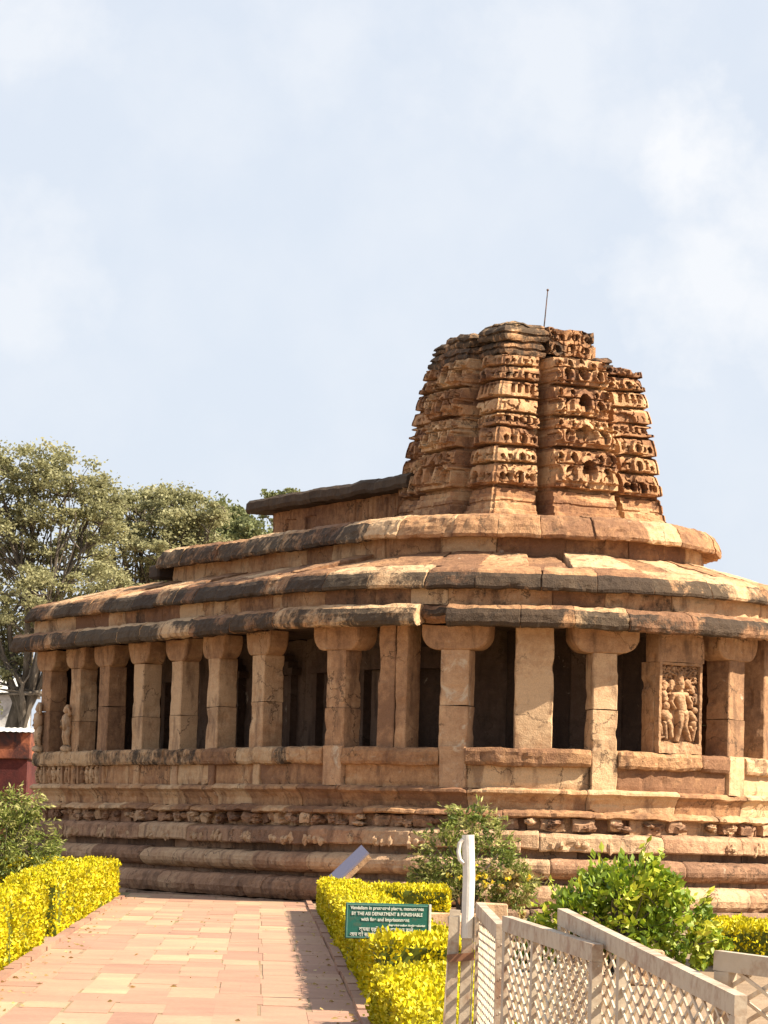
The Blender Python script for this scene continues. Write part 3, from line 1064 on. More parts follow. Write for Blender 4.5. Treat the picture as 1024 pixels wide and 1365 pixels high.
u_slab("roof_fill", 3.45, 8.2, 8.53, 10.6, M_eave)
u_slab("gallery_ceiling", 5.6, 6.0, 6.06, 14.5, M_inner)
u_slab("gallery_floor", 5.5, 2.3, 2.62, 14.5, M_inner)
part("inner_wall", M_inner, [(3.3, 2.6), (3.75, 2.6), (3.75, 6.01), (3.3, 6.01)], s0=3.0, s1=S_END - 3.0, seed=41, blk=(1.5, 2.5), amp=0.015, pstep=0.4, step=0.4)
for ss in [LEN - 10.5, LEN - 7.4, LEN - 4.6, LEN - 2.2, ANG(2), ANG(28)]:
    nic = Acc()
    c, n_, t_ = local_frame(ss)
    for o in (-0.55, 0.55):
        p = c - n_ * 2.02 + t_ * o
        v, f = bar_vf((p[0], p[1], 2.93), (p[0], p[1], 5.2), 0.16, 0.2, n_)
        nic.add(v, f)
    for z, w in ((2.9, 1.5), (5.25, 1.6), (5.40, 1.2), (5.55, 0.8)):
        p = c - n_ * 2.0
        q0, q1 = p - t_ * w / 2, p + t_ * w / 2
        q0[2] = q1[2] = z
        v, f = bar_vf(q0, q1, 0.3, 0.16)
        nic.add(v, f)
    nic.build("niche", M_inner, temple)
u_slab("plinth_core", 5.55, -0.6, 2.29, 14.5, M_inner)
# closing walls and low roof over the porch end
pr = Acc()
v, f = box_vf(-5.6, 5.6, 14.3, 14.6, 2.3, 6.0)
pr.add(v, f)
pr.build("porch_wall", M_inner, temple)
pr = Acc()
v, f = box_vf(-3.95, 3.95, 10.5, 14.4, 7.3, 7.66, 0.04)
pr.add(v, f)
v, f = box_vf(-5.9, 5.9, 14.4, 14.75, 6.75, 7.2, 0.06)
pr.add(v, f)
v, f = box_vf(-6.4, 6.4, 14.62, 15.1, 5.98, 6.4, 0.06)
pr.add(v, f)
pr.build("porch_roof", M_eave, temple)
pr = Acc()
v, f = box_vf(-4.35, -3.2, 10.72, 11.3, 7.75, 8.1, 0.05)
pr.add(v, f, 0, 0.6)
pr.build("roof_step", M_dark, temple)


def nave_roof():
    a = Acc()
    # side walls with a carved band
    y = np.linspace(1.6, 9.35, 300)
    z = np.linspace(8.4, 9.46, 40)
    Y, Z = np.meshgrid(y, z)
    for sg in (-1, 1):
        H = np.zeros(Y.shape)
        r = random.Random(21)
        for k in range(26):
            yc = 2.1 + k * 0.22 + r.uniform(-.05, .05)
            hh = r.uniform(.28, .45)
            amp_ = 0.06 if yc < 5.6 else 0.0
            d = np.clip(1 - ((Y - yc) / .085) ** 2, 0, 1) * np.clip(1 - ((Z - 9.1) / hh) ** 4, 0, 1)
            H = np.maximum(H, amp_ * np.sqrt(d))
        for yc in (7.3, 8.4):
            H = np.where((abs(Y - yc) < 0.3) & (abs(Z - 8.98) < 0.25), -0.06, H)
        X = sg * (1.85 + H)
        P = np.stack([X, Y, Z], -1)
        P = P + 0.02 * fbm3(P * 4, 6, 2)
        v, f = grid_vf(P)
        a.add(v, f[:, ::-1] if sg > 0 else f, -0.4)
    for yy, fl in ((9.35, False),):
        v = [(-1.86, yy, 8.4), (1.86, yy, 8.4), (1.86, yy, 9.46), (-1.86, yy, 9.46)]
        a.add(v, [(0, 1, 2, 3)])
    a.build("clerestory_wall", M_tower, temple)
    b = Acc()
    r = random.Random(3)
    y = 1.5
    while y < 9.9:
        y1 = min(9.95, y + r.uniform(1.4, 2.2))
        if 9.95 - y1 < 0.5: y1 = 9.95
        prof = [(-2.32, 9.47), (2.32, 9.47), (2.38, 9.55), (2.36, 9.72), (2.25, 9.80), (0, 9.9), (-2.25, 9.80), (-2.36, 9.72), (-2.38, 9.55)]
        P = resample(prof, 0.12)
        ys = np.linspace(y + .006, y1 - .006, 14)
        V = np.zeros((len(ys), len(P), 3))
        dz = r.gauss(0, .012)
        for i, q in enumerate(ys):
            V[i, :, 0] = P[:, 0]; V[i, :, 1] = q; V[i, :, 2] = P[:, 1] + dz
        V += 0.03 * fbm3(V * 2.5, 8, 3)
        idx = np.arange(V.shape[0] * V.shape[1]).reshape(V.shape[:2])
        f = []
        for j in range(len(P)):
            j2 = (j + 1) % len(P)
            f.extend(np.stack([idx[:-1, j], idx[:-1, j2], idx[1:, j2], idx[1:, j]], -1).tolist())
        f = [q[::-1] for q in f]
        f.append(list(idx[0])); f.append(list(idx[-1])[::-1])
        b.add(V, f, r.uniform(-.6, .6), 1.15)
        y = y1
    b.build("nave_roof", M_eave, temple)


nave_roof()

# ---- the carved tower
def hw_of(z):
    zs = [8.5, 9.2, 10.1, 10.85, 11.55, 12.2, 12.9]
    ws = [2.27, 2.19, 2.08, 1.98, 1.88, 1.76, 1.66]
    return np.interp(z, zs, ws)


def tower_height(S_, Z, seed):
    """outward offset of the tower face at across-position S_ in metres and height Z"""
    hw = hw_of(Z)
    sn = S_ / hw
    q = np.stack([S_ * 2.6, Z * 2.6, Z * 0 + seed * 1.3], -1)
    S_ = S_ + 0.03 * vnoise(q, seed + 3) + 0.008 * vnoise(q * 2.7, seed + 4)
    Z = Z + 0.022 * vnoise(q * 0.8, seed + 5) + 0.006 * vnoise(q * 3.1, seed + 6)
    bh = np.abs(sn) < 0.375
    rec = (np.abs(sn) >= 0.375) & (np.abs(sn) < 0.50)
    D = np.where(bh, 0.26, np.where(rec, -0.42, 0.0))
    H = np.zeros(Z.shape)
    r = random.Random(seed)
    # --- corner bands
    kar = [(9.2, 9.74), (9.74, 10.12), (10.12, 10.55), (10.55, 10.87), (10.87, 11.22), (11.22, 11.62), (11.62, 11.95), (11.95, 12.25), (12.25, 12.58), (12.58, 13.0)]
    kinds = ['arch', 'arch', 'arch', 'bead', 'plain', 'slot', 'arch', 'arch', 'bead', 'plain']
    for (z0, z1), kd in zip(kar, kinds):
        p = (Z - z0) / (z1 - z0)
        ins = (p >= 0) & (p < 1)
        prof = np.where(p < 0.15, -0.10, 0.13 * np.sqrt(np.clip(1 - ((p - 0.36) / 0.72) ** 2, 0, 1)))
        prof = np.where((p >= 0.13) & (p < 0.22), np.maximum(prof, 0.125), prof)
        kk = ins & ~bh & ~rec
        H = np.where(kk, prof, H)
        for sg in (-1, 1):
            cx = sg * 0.72 * hw_of((z0 + z1) / 2)
            u = S_ - cx
            zz = Z - z0
            h = z1 - z0
            if kd == 'arch':
                rad = h * r.uniform(0.30, 0.40)
                dz_ = zz - h * 0.40
                dd = np.hypot(u, dz_ * np.where(dz_ > 0, 0.72, 1.0))
                ped = (np.abs(u) / (rad * 2.3) + np.clip(dz_, 0, 9) / (rad * 1.9) < 1) & (dz_ > -rad * .7)
                prof = np.where(ped, prof + 0.03, prof)
                H = np.where(kk & ped & (p > .2), prof, H)
                ring = (dd > rad * 0.62) & (dd < rad * 1.15) & (dz_ > -rad * 0.75)
                H = np.where(kk & ring & (p > 0.2), prof + 0.09, H)
                hole = (dd <= rad * 0.62) & (np.abs(u) > rad * 0.16) & (dz_ > -rad * 0.6)
                H = np.where(kk & hole & (p > .25), prof - 0.30, H)
                for o in (-0.36, 0.36, -0.22, 0.22):
                    d2 = np.hypot((u - o) * 1.3, zz - h * 0.46)
                    H = np.where(kk & (d2 < h * 0.15) & (p > .25), prof - 0.26, H)
            elif kd == 'bead':
                hole = (np.mod(S_ + 10.0, 0.17) < 0.085) & (p > 0.38) & (p < 0.82)
                H = np.where(kk & hole, prof - 0.24, H)
            elif kd == 'slot':
                hole = (np.abs(u) < 0.32) & (np.mod(u + 10.03, 0.16) < 0.08) & (p > 0.36) & (p < 0.86)
                H = np.where(kk & hole, prof - 0.28, H)
    # --- central projection: storeys of interlaced horseshoe arches over a plain lip
    bha = [(9.2, 10.14), (10.14, 10.86), (10.86, 11.56), (11.56, 12.22), (12.22, 13.0)]
    for k, (z0, z1) in enumerate(bha):
        h = z1 - z0
        p = (Z - z0) / h
        ins = (p >= 0) & (p < 1) & bh
        prof = np.where(p < 0.09, -0.14, np.where(p < 0.20, 0.14, 0.14 * np.sqrt(np.clip(1 - ((p - 0.30) / 0.80) ** 2, 0, 1)) + 0.0))
        prof = np.where((p > 0.61) & (p < 0.66), prof - 0.11, prof)
        W = 0.375 * float(hw_of((z0 + z1) / 2))
        X = np.full(Z.shape, -9.0)
        hole = np.zeros(Z.shape, bool)
        zz = Z - z0
        specs = [(0, 0.44 * h, 0.25 * h, 1.0), (-0.56 * W, 0.38 * h, 0.19 * h, 1.0), (0.56 * W, 0.38 * h, 0.19 * h, 1.0), (-0.98 * W, 0.36 * h, 0.15 * h, 1.0), (0.98 * W, 0.36 * h, 0.15 * h, 1.0),
                 (0, 0.84 * h, 0.09 * h, 0.8), (-0.42 * W, 0.78 * h, 0.10 * h, .8), (0.42 * W, 0.78 * h, 0.10 * h, .8), (-0.82 * W, 0.80 * h, 0.08 * h, .8), (0.82 * W, 0.80 * h, 0.08 * h, .8)]
        for (cu, cz, rad, kk2) in specs:
            cu2 = cu + r.uniform(-.02, .02)
            rad = rad * r.uniform(0.85, 1.2)
            dz_ = zz - cz
            dd = np.hypot((S_ - cu2), dz_ * np.where(dz_ > 0, 0.66, 0.95))
            ped = (np.abs(S_ - cu2) / (rad * 2.1) + np.clip(dz_, 0, 9) / (rad * 2.2) < 1) & (dz_ > -rad * 0.9)
            X = np.where(ped & (dd > rad * 1.15), np.maximum(X, prof + 0.03), X)
            ring = (dd > rad * 0.78) & (dd < rad * 1.16) & (dz_ > -rad * 0.85)
            X = np.where(ring, np.maximum(X, prof + 0.13), X)
            hl = (dd <= rad * 0.78) & (dz_ > -rad * 0.8)
            post = np.hypot((S_ - cu2) * 1.0, np.maximum(0, dz_ - rad * .1)) < rad * 0.24
            hole = hole | (hl & ~post)
        spand = (np.abs(np.mod(np.abs(S_) / W + 0.22, 0.56) - 0.28) < 0.07) & (p > 0.42) & (p < 0.60)
        hole = hole | spand
        H = np.where(ins, np.where(X > -5, X, np.where(hole & (p > .24), prof - 0.34, prof)), H)
    # plain stepped base below the carved storeys
    base = Z < 9.2
    H = np.where(base, np.where(Z < 8.72, 0.16, np.where(Z < 8.86, 0.10, np.where(Z < 8.92, 0.02, np.where(Z < 9.08, 0.05, 0.0)))), H)
    # foliage scrolls worn into small pits and ridges
    vq = np.stack([S_ * 8.0, Z * 8.0, Z * 0 + seed], -1)
    rid = 1 - np.abs(vnoise(vq, seed + 21))
    rid2 = vnoise(vq * 0.55, seed + 22)
    carved = ~base & (H > 0.02)
    H = np.where(carved & (rid > 0.88) & (rid2 > -0.1), H - 0.07, H)
    H = np.where(carved, H + 0.015 * (rid2), H)
    # broken places
    br = vnoise(np.stack([S_ * 1.7, Z * 2.1, Z * 0 + seed * 3.3], -1), seed)
    H = np.where(br > 0.55, H * 0.35 - 0.02, H)
    H = np.where(rec, np.where(base, H * 0.2, 0.05 * np.sin(Z * 9.0)), H)
    return D + H


def tower():
    core = Acc()
    v, f = box_vf(-1.05, 1.05, -1.05, 1.05, 8.4, 12.7)
    core.add(v, f)
    tw = core.build("tower", M_tower, temple)
    NS = 200
    tiers = [(8.45, 9.2), (9.2, 10.13), (10.13, 10.865), (10.865, 11.56), (11.56, 12.22)]
    for k, (za, zb) in enumerate(tiers):
        acc = Acc()
        nz_ = int((zb - za) / 0.022)
        zs = np.linspace(za + 0.004, zb - 0.004, nz_)
        sn = np.linspace(-1, 1, NS)
        SN, Z = np.meshgrid(sn, zs)
        hw = hw_of(Z)
        tier_lich = {0: 0.0, 1: 0.05, 2: 0.08, 3: 0.16, 4: 0.38}[k]
        for side in range(4):
            Sm = SN * hw
            off = tower_height(Sm, Z, 3 + side)
            corner = off[:, :1] * 0.5 + off[:, -1:] * 0.5
            # the corner offset is shared by both faces, so use the plain band value there
            cz = tower_height(np.full((nz_, 1), 0.97) * hw_of(zs)[:, None], zs[:, None], 99)
            cz = cz * 0.42
            wgt = np.clip((np.abs(SN) - 0.88) / 0.12, 0, 1) ** 1.5
            off = off * (1 - wgt) + cz * wgt
            A = SN * (hw + cz)
            B = hw * 0.97 + off
            if side == 0: X, Y = A, -B
            elif side == 1: X, Y = B, A
            elif side == 2: X, Y = -A, B
            else: X, Y = -B, -A
            P = np.stack([X, Y, Z], -1)
            ins = np.stack([X * 0.72, Y * 0.72, Z], -1)
            P = np.concatenate([ins[:1], P, ins[-1:]], 0)
            nzv = fbm3(P * 2.2, 31, 2) * 0.018 + fbm3(P * 9.0, 37, 2) * 0.008
            P = P + nzv * np.array([1, 1, 0.6])
            v, f = grid_vf(P)
            cx = v[f].mean(1)
            # missing stones: the right hand corner of the top storey has fallen
            if k == 4:
                gone = (cx[:, 0] > 0.62) & (cx[:, 2] > 12.12 + 0.06 * np.sin(cx[:, 0] * 7)) & (cx[:, 1] < 9)
                f = f[~gone]; cx = cx[~gone]
            # blocks of slightly different stone
            bl = np.floor(cx[:, 2] / 0.36) * 7.13 + np.floor((cx[:, 0] + cx[:, 1] * 1.3) / 0.8) * 3.77
            tint = np.sin(bl * 12.9898) * 0.6
            acc.add(v, f, tint, tier_lich)
        if k == 4:
            v, f = box_vf(-1.5, 1.62, -1.55, 1.55, 11.7, 12.1, 0.04)
            acc.add(v, f, 0, 0.4)
            v, f = box_vf(-1.5, 0.62, -1.5, 1.5, 11.8, 12.2, 0.04)
            acc.add(v, f, 0, 0.4)
        acc.build("tower_tier", M_tower, tw)
    # crown: broken top course of separate lichen-blackened stones
    cr = Acc()
    r = random.Random(17)
    def slab(x0, x1, y0, y1, z0, z1, seed, lich=0.72, amp=0.04):
        nx = 12
        pr_ = [(-0.02, 0.0), (0.08, 0.02), (0.10, 0.14), (0.10, 0.34), (0.04, 0.40), (0.03, 0.52), (0.09, 0.58), (0.07, 0.78), (0.0, 1.0)]
        cx, cy = (x0 + x1) / 2, (y0 + y1) / 2
        poly = resample([(x0, y0), (x1, y0), (x1, y1), (x0, y1)], 0.1)
        rings = []
        for o, t in pr_:
            q = poly.copy()
            q[:, 0] = cx + (q[:, 0] - cx) * (1 + (o - .05) * 2 / max(.4, x1 - x0))
            q[:, 1] = cy + (q[:, 1] - cy) * (1 + (o - .05) * 2 / max(.4, y1 - y0))
            rings.append(np.column_stack([q, np.full(len(q), z0 + (z1 - z0) * t)]))
        rings.append(np.column_stack([cx + (rings[-1][:, 0] - cx) * 0.5, cy + (rings[-1][:, 1] - cy) * 0.5, np.full(len(poly), z1 + 0.015)]))
        V = np.array(rings)
        V = V + amp * fbm3(V * 3.1, seed, 3) + 0.016 * fbm3(V * 11.0, seed + 3, 2)
        m, n = V.shape[:2]
        idx = np.arange(m * n).reshape(m, n)
        f = []
        for j in range(n):
            j2 = (j + 1) % n
            f.extend(np.stack([idx[:-1, j], idx[:-1, j2], idx[1:, j2], idx[1:, j]], -1).tolist())
        f.append(list(idx[0])[::-1]); f.append(list(idx[-1]))
        cr.add(V, f, r.uniform(-.5, .5), lich)
    # corner nearest the camera: two stacked cushions and a cap stone
    slab(-1.70, -0.74, -1.70, -0.66, 12.22, 12.55, 1)
    slab(-1.74, -0.70, -1.74, -0.66, 12.57, 12.88, 2)
    slab(-1.52, -0.6, -1.45, -0.5, 12.88, 13.02, 3)
    # left side of the top
    slab(-1.98, -1.0, -0.52, 0.62, 12.2, 12.52, 4)
    slab(-1.90, -1.0, -0.46, 0.58, 12.52, 12.84, 5)
    slab(-1.72, -0.9, 0.75, 1.65, 12.2, 12.55, 6)
    slab(-1.66, -0.9, 0.8, 1.6, 12.55, 12.78, 8)
    slab(-1.5, 0.5, -0.6, 1.4, 12.2, 12.6, 7)
    # small fallen blocks on the right
    slab(0.66, 1.04, -1.72, -1.2, 12.12, 12.36, 9)
    slab(0.95, 1.6, -1.6, -0.7, 12.08, 12.2, 10)
    # central block with pierced arches
    slab(-0.52, 0.64, -1.62, -0.6, 12.2, 12.34, 11, 0.7)
    r2 = random.Random(4)
    n_u, n_z = 80, 44
    u = np.linspace(-0.55, 0.62, n_u)
    z = np.linspace(12.32, 12.93, n_z)
    U, Z = np.meshgrid(u, z)
    H = np.zeros(U.shape)
    for (cu, cz, rad) in ((-0.02, 12.50, .17), (0.36, 12.47, .13), (-0.38, 12.47, .13), (0.12, 12.74, .12), (-0.24, 12.76, .12), (0.44, 12.72, .11), (-.45, 12.78, .09), (.32, 12.88, .07)):
        dd = np.hypot(U - cu, Z - cz)
        H = np.where((dd < rad * 1.2) & (dd > rad * .7), 0.06, H)
        H = np.where((dd <= rad * .72) & (np.abs(U - cu) > rad * .2), -0.15, H)
    qn = np.stack([U * 8, Z * 8, U * 0], -1)
    H = np.where((1 - np.abs(vnoise(qn, 5)) > 0.88), H - 0.07, H) + 0.03 * vnoise(qn * .6, 6)
    P = np.stack([U, -1.66 - H, Z + 0.02 * np.sin(U * 9)], -1)
    P = P + 0.03 * fbm3(P * 4, 12, 2)
    top = P[-1].copy(); top[:, 1] += 0.9
    lft = P[:, 0].copy(); lft[:, 1] += 0.9
    rgt = P[:, -1].copy(); rgt[:, 1] += 0.9
    v, f = grid_vf(P); cr.add(v, f, 0, 0.55)
    v, f = grid_vf(np.stack([P[-1], top])); cr.add(v, f, 0, 0.7)
    v, f = grid_vf(np.stack([lft, P[:, 0]], 1)); cr.add(v, f, 0, 0.6)
    v, f = grid_vf(np.stack([P[:, -1], rgt], 1)); cr.add(v, f, 0, 0.5)
    v, f = grid_vf(np.stack([lft, rgt])[::-1].swapaxes(0, 1)); cr.add(v, f, 0, 0.6)
    # remains of the ring stone at the top
    cr.build("tower_crown", M_tower, tw)
    cp = Acc()
    rim = [(0.10, 12.60), (0.16, 12.80), (0.24, 12.86), (0.25, 12.90), (0.18, 12.90), (0.12, 12.84)]
    n = 16
    V = np.array([[(-0.52 + rr * cos(2 * pi * k / n), -1.0 + rr * sin(2 * pi * k / n), zz) for k in range(n)] for rr, zz in rim])
    idx = np.arange(V.size // 3).reshape(V.shape[:2])
    f = []
    for j in range(n):
        j2 = (j + 1) % n
        f.extend(np.stack([idx[:-1, j], idx[:-1, j2], idx[1:, j2], idx[1:, j]], -1).tolist())
    f.append(list(idx[-1]))
    cp.add(V, f)
    cp.build("mast_socket", M_rust, tw)
    ms = Acc()
    v, f = tube_vf([(-0.36, -1.0, 12.4), (-0.28, -1.0, 13.2), (-0.22, -1.0, 13.9)], [0.02, 0.016, 0.012], 8)
    ms.add(v, f)
    v, f = lump_vf((-0.22, -1.0, 13.9), 0.03, 1, amp=0.0)
    ms.add(v, f)
    ms.build("lightning_rod", M_mast, tw)


tower()

# ------------------------------------------------------------------ vegetation
def leaves_vf(C, D, size, seed, aspect=0.5, fold=0.25):
    """diamond leaves at centres C growing along D"""
    r = np.random.default_rng(seed)
    n = len(C)
    D = D + 1e-6
    D = D / np.linalg.norm(D, axis=1, keepdims=True)
    up = r.normal(size=(n, 3))
    Sd = np.cross(D, up); Sd /= np.linalg.norm(Sd, axis=1, keepdims=True) + 1e-9
    Nn = np.cross(Sd, D)
    sz = (size * r.uniform(0.6, 1.3, n))[:, None]
    b = C - D * sz * 0.5
    t = C + D * sz * 0.5 + Nn * sz * 0.08
    l = C + Sd * sz * aspect * 0.5 + Nn * sz * fold * 0.3
    q = C - Sd * sz * aspect * 0.5 + Nn * sz * fold * 0.3
    V = np.stack([b, l, t, q], 1).reshape(-1, 3)
    f = np.arange(n * 4).reshape(n, 4)
    return V, f


litter()


def hedge_box(name, corners, h, density, size, label, group, seed, wob=0.05):
    """a clipped hedge on a four-cornered footprint; corners in order, heights h"""
    r = np.random.default_rng(seed)
    root = empty(name, (float(np.mean([c[0] for c in corners])), float(np.mean([c[1] for c in corners])), GZ), 0, label, 'hedge', group)
    o = np.array(root.location)
    cs = [np.array([c[0] - o[0], c[1] - o[1]]) for c in corners]
    # inner twiggy mass
    core = Acc()
    ins = 0.07
    cen = np.mean(cs, axis=0)
    def inset(c):
        d = cen - c
        return c + d / np.linalg.norm(d) * ins
    ci = [inset(c) for c in cs]
    rows = [0.02, h * 0.35, h * 0.7, h - 0.07]
    loop = []
    for i in range(4):
        a, b = ci[i], ci[(i + 1) % 4]
        k = max(1, int(np.linalg.norm(b - a) / 0.25))
        for j in range(k): loop.append(a + (b - a) * j / k)
    V = np.array([[(p[0], p[1], z) for p in loop] for z in rows])
    V = V + 0.035 * fbm3((V + o) * 4, seed, 2)
    idx = np.arange(V.shape[0] * V.shape[1]).reshape(V.shape[:2])
    f = []
    for j in range(len(loop)):
        j2 = (j + 1) % len(loop)
        f.extend(np.stack([idx[:-1, j], idx[:-1, j2], idx[1:, j2], idx[1:, j]], -1).tolist())
    f.append(list(idx[-1]))
    core.add(V, f, 0.3)
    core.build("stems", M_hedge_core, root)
    # clipped leaf skin: five faces of the box
    lv = Acc()
    Cs, Ds, Ts = [], [], []
    for i in range(5):
        if i < 4:
            a, b = cs[i], cs[(i + 1) % 4]
            ln = np.linalg.norm(b - a)
            n = int(ln * h * density)
            if n == 0: continue
            u, w = r.random(n), r.random(n)
            p2 = a + (b - a) * u[:, None]
            e = (b - a) / ln
            nr = np.array([e[1], -e[0]])
            if nr @ ((a + b) / 2 - cen) < 0: nr = -nr
            P = np.column_stack([p2, w * h])
            N = np.tile([nr[0], nr[1], 0.0], (n, 1))
        else:
            ar = 0.5 * abs(np.cross(cs[2] - cs[0], cs[3] - cs[1]))
            n = int(ar * density)
            u, w = r.random(n)[:, None], r.random(n)[:, None]
            p2 = (cs[0] * (1 - u) + cs[1] * u) * (1 - w) + (cs[3] * (1 - u) + cs[2] * u) * w
            P = np.column_stack([p2, np.full(n, h)])
            N = np.tile([0.0, 0.0, 1.0], (n, 1))
        wv = wob * fbm((P + o) * 2.3, seed, 2)
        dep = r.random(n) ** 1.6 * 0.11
        wv = np.where(r.random(n) < 0.02, wv + r.uniform(0.02, 0.07, n), wv)
        # ragged: thin patches where twigs show
        thin = fbm((P + o) * np.array([3.1, 3.1, 2.0]), seed + 5, 2)
        keep = (thin < 0.5) | (r.random(n) < 0.25)
        P = P + N * (wv - dep + 0.02)[:, None]
        D = N * 0.6 + np.array([0, 0, 0.5]) + r.normal(size=(n, 3)) * 0.55
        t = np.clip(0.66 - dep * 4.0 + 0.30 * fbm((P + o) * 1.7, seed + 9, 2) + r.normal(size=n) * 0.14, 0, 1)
        Cs.append(P[keep]); Ds.append(D[keep]); Ts.append(t[keep])
    # stray shoots over the clipped line
    C, D, T = np.vstack(Cs), np.vstack(Ds), np.concatenate(Ts)
    V, f = leaves_vf(C, D, size * r.uniform(0.55, 1.35, len(C)), seed, 0.62)
    lv.add(V, f, T)
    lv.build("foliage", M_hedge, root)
    return root


def rowquad(p0, p1, w):
    """footprint from edge line p0-p1 (near, far) reaching w metres to the right"""
    return [(p0[0], p0[1]), (p1[0], p1[1]), (p1[0] + w, p1[1]), (p0[0] + w, p0[1])]


G_H = 'clipped golden hedges around the flower beds'
xR = lambda y: lin(KR0, KR1, y) + 0.16
xL = lambda y: lin(KL0, KL1, y) - 0.16
hedge_box("golden_hedge", rowquad((xR(28.9), 28.9), (xR(64.0), 64.0), 0.75), 0.60, 1700, 0.052,
          "long golden hedge row along the right kerb, throwing its shadow on the path", G_H, 1)
hedge_box("golden_hedge", [(xR(62) + 0.80, 60.3), (xR(62) + 0.80, 63.6), (xR(62) + 2.3, 63.6), (xR(62) + 2.3, 60.3)], 0.55, 1000, 0.06,
          "short golden hedge at the far end of the bed, beyond the green sign", G_H, 2)
nb0, nb1 = at(500, 1268, 27.2), at(572, 1357, 20.0)
zt = nb0[2]
hedge_box("golden_hedge", [(nb1[0] - 0.02, 17.5), (nb0[0], 27.2), (nb0[0] + 0.80, 27.2), (nb1[0] + 0.42, 17.5)], 0.46, 2600, 0.045,
          "broad flat-topped bright golden hedge block in front, beside the white pipe gate post", G_H, 3)
hedge_box("golden_hedge", [(xR(29) + 0.42, 28.95), (xR(29) + 0.42, 30.2), (xR(29) + 1.0, 30.2), (xR(29) + 1.0, 28.95)], 0.50, 2400, 0.047,
          "low golden hedge strip crossing the bed right under the green sign", G_H, 4)
hl = lambda y0, y1, w, **k: [(xL(y0) - w, y0), (xL(y1) - w, y1), (xL(y1), y1), (xL(y0), y0)]
hedge_box("golden_hedge", hl(46.0, 72.5, 0.7), 0.76, 1300, 0.058,
          "golden hedge row along the left kerb, the stretch nearest the temple", G_H, 5, 0.07)
hedge_box("golden_hedge", hl(28.0, 42.6, 0.8), 0.72, 1900, 0.05,
          "golden hedge at the left edge of the photo, nearer stretch beyond a dark gap", G_H, 6, 0.07)
hedge_box("golden_hedge", [(xL(71) - 3.2, 70.2), (xL(71) - 3.2, 72.4), (xL(71) - 0.72, 72.4), (xL(71) - 0.72, 70.2)], 0.74, 1000, 0.06,
          "golden hedge return running left behind the dark hollow, beside the left shrub", G_H, 7, 0.07)
fr = at(985, 1262, 42)
hedge_box("golden_hedge", [(fr[0] - 0.35, 40.5), (fr[0] - 0.35, 44.5), (fr[0] + 2.2, 44.5), (fr[0] + 2.2, 40.5)], 0.52, 1500, 0.055,
          "bit of golden hedge at the right edge, beside the big green bush", G_H, 8)


def bush(name, base, lobes, n_leaf, size, mat, label, seed, aspect=0.45, stem_r=0.03, droop=0.0, extra=None, tmul=1.0, sprigs=0):
    root = empty(name, tuple(base), 0, label, 'shrub')
    r = np.random.default_rng(seed)
    st = Acc()
    lf = Acc()
    lob = [(np.array(c, float), np.array(q, float)) for c, q in lobes]
    vol = np.array([np.prod(q) ** (2 / 3) for c, q in lob]); vol /= vol.sum()
    Cs, Ds, Ts = [], [], []
    for (c, q), w in zip(lob, vol):
        k = max(3, int(26 * w))
        for i in range(k):
            d = r.normal(size=3); d[2] = abs(d[2]) * 0.8; d /= np.linalg.norm(d)
            e = c + d * q * 0.8
            mid = e * 0.5 + np.array([0, 0, 0.12]) + r.normal(size=3) * 0.06
            mid[:2] *= 0.6
            v, f = tube_vf([r.normal(size=3) * [0.08, 0.08, 0], mid, e], [stem_r, stem_r * 0.6, stem_r * 0.25], 5)
            st.add(v, f)
        n = int(n_leaf * w)
        # leaves sit in clumps on sprays spread through the crown
        nc = max(8, n // 26)
        dc = r.normal(size=(nc, 3)); dc /= np.linalg.norm(dc, axis=1, keepdims=True)
        rad = r.uniform(0.45, 1.02, nc)[:, None] ** 0.6
        cc = c + dc * q * rad
        wh = r.integers(0, nc, n)
        P = cc[wh] + r.normal(size=(n, 3)) * q.mean() * 0.12
        D = dc[wh] * 0.7 + r.normal(size=(n, 3)) * 0.5 + np.array([0, 0, 0.25 - droop])
        ct = r.normal(size=nc) * 0.2
        t = np.clip((0.45 + ct[wh] + r.normal(size=n) * 0.16) * tmul, 0, 1)
        ok = P[:, 2] > 0.05
        Cs.append(P[ok]); Ds.append(D[ok]); Ts.append(t[ok])
    # thin shoots sticking out of the outline
    for i in range(sprigs):
        c, q = lob[r.integers(0, len(lob))]
        d = r.normal(size=3); d[2] = abs(d[2]) + 0.25; d /= np.linalg.norm(d)
        p0, p1 = c + d * q * 0.85, c + d * q * 1.0 + d * r.uniform(0.12, 0.32)
        p1 = p1 + np.array([r.normal() * .08, r.normal() * .08, -droop * 0.15])
        v, f = tube_vf([p0, (p0 + p1) / 2 + np.array([0, 0, .03]), p1], [0.008, 0.006, 0.003], 4)
        st.add(v, f)
        k = 10
        tt = r.random(k)[:, None]
        Cs.append(p0 + (p1 - p0) * tt + r.normal(size=(k, 3)) * 0.03)
        Ds.append(np.tile(d, (k, 1)) + r.normal(size=(k, 3)) * 0.5 - np.array([0, 0, droop]))
        Ts.append(np.clip(r.normal(size=k) * 0.15 + 0.75, 0, 1))
    C, D, T = np.vstack(Cs), np.vstack(Ds), np.concatenate(Ts)
    v, f = leaves_vf(C, D, size, seed, aspect)
    lf.add(v, f, T)
    st.build("stems", M_bark, root)
    lf.build("foliage", mat, root)
    for (nm, m2, n2, sz2, box, sd) in (extra or []):
        rr = np.random.default_rng(sd)
        c, q = np.array(box[0]), np.array(box[1])
        k = 14
        for j in range(k):
            e = Acc()
            m_ = max(4, n2 // k)
            P = c + rr.normal(size=3) * q * 0.5 + rr.normal(size=(m_, 3)) * 0.028
            v, f = leaves_vf(P, rr.normal(size=(m_, 3)) + np.array([0, -0.5, 0.2]), sz2, sd + j, 0.7)
            e.add(v, f, np.clip(rr.normal(size=m_) * .2 + .55, 0, 1))
            e.build(nm, m2, root)
    return root


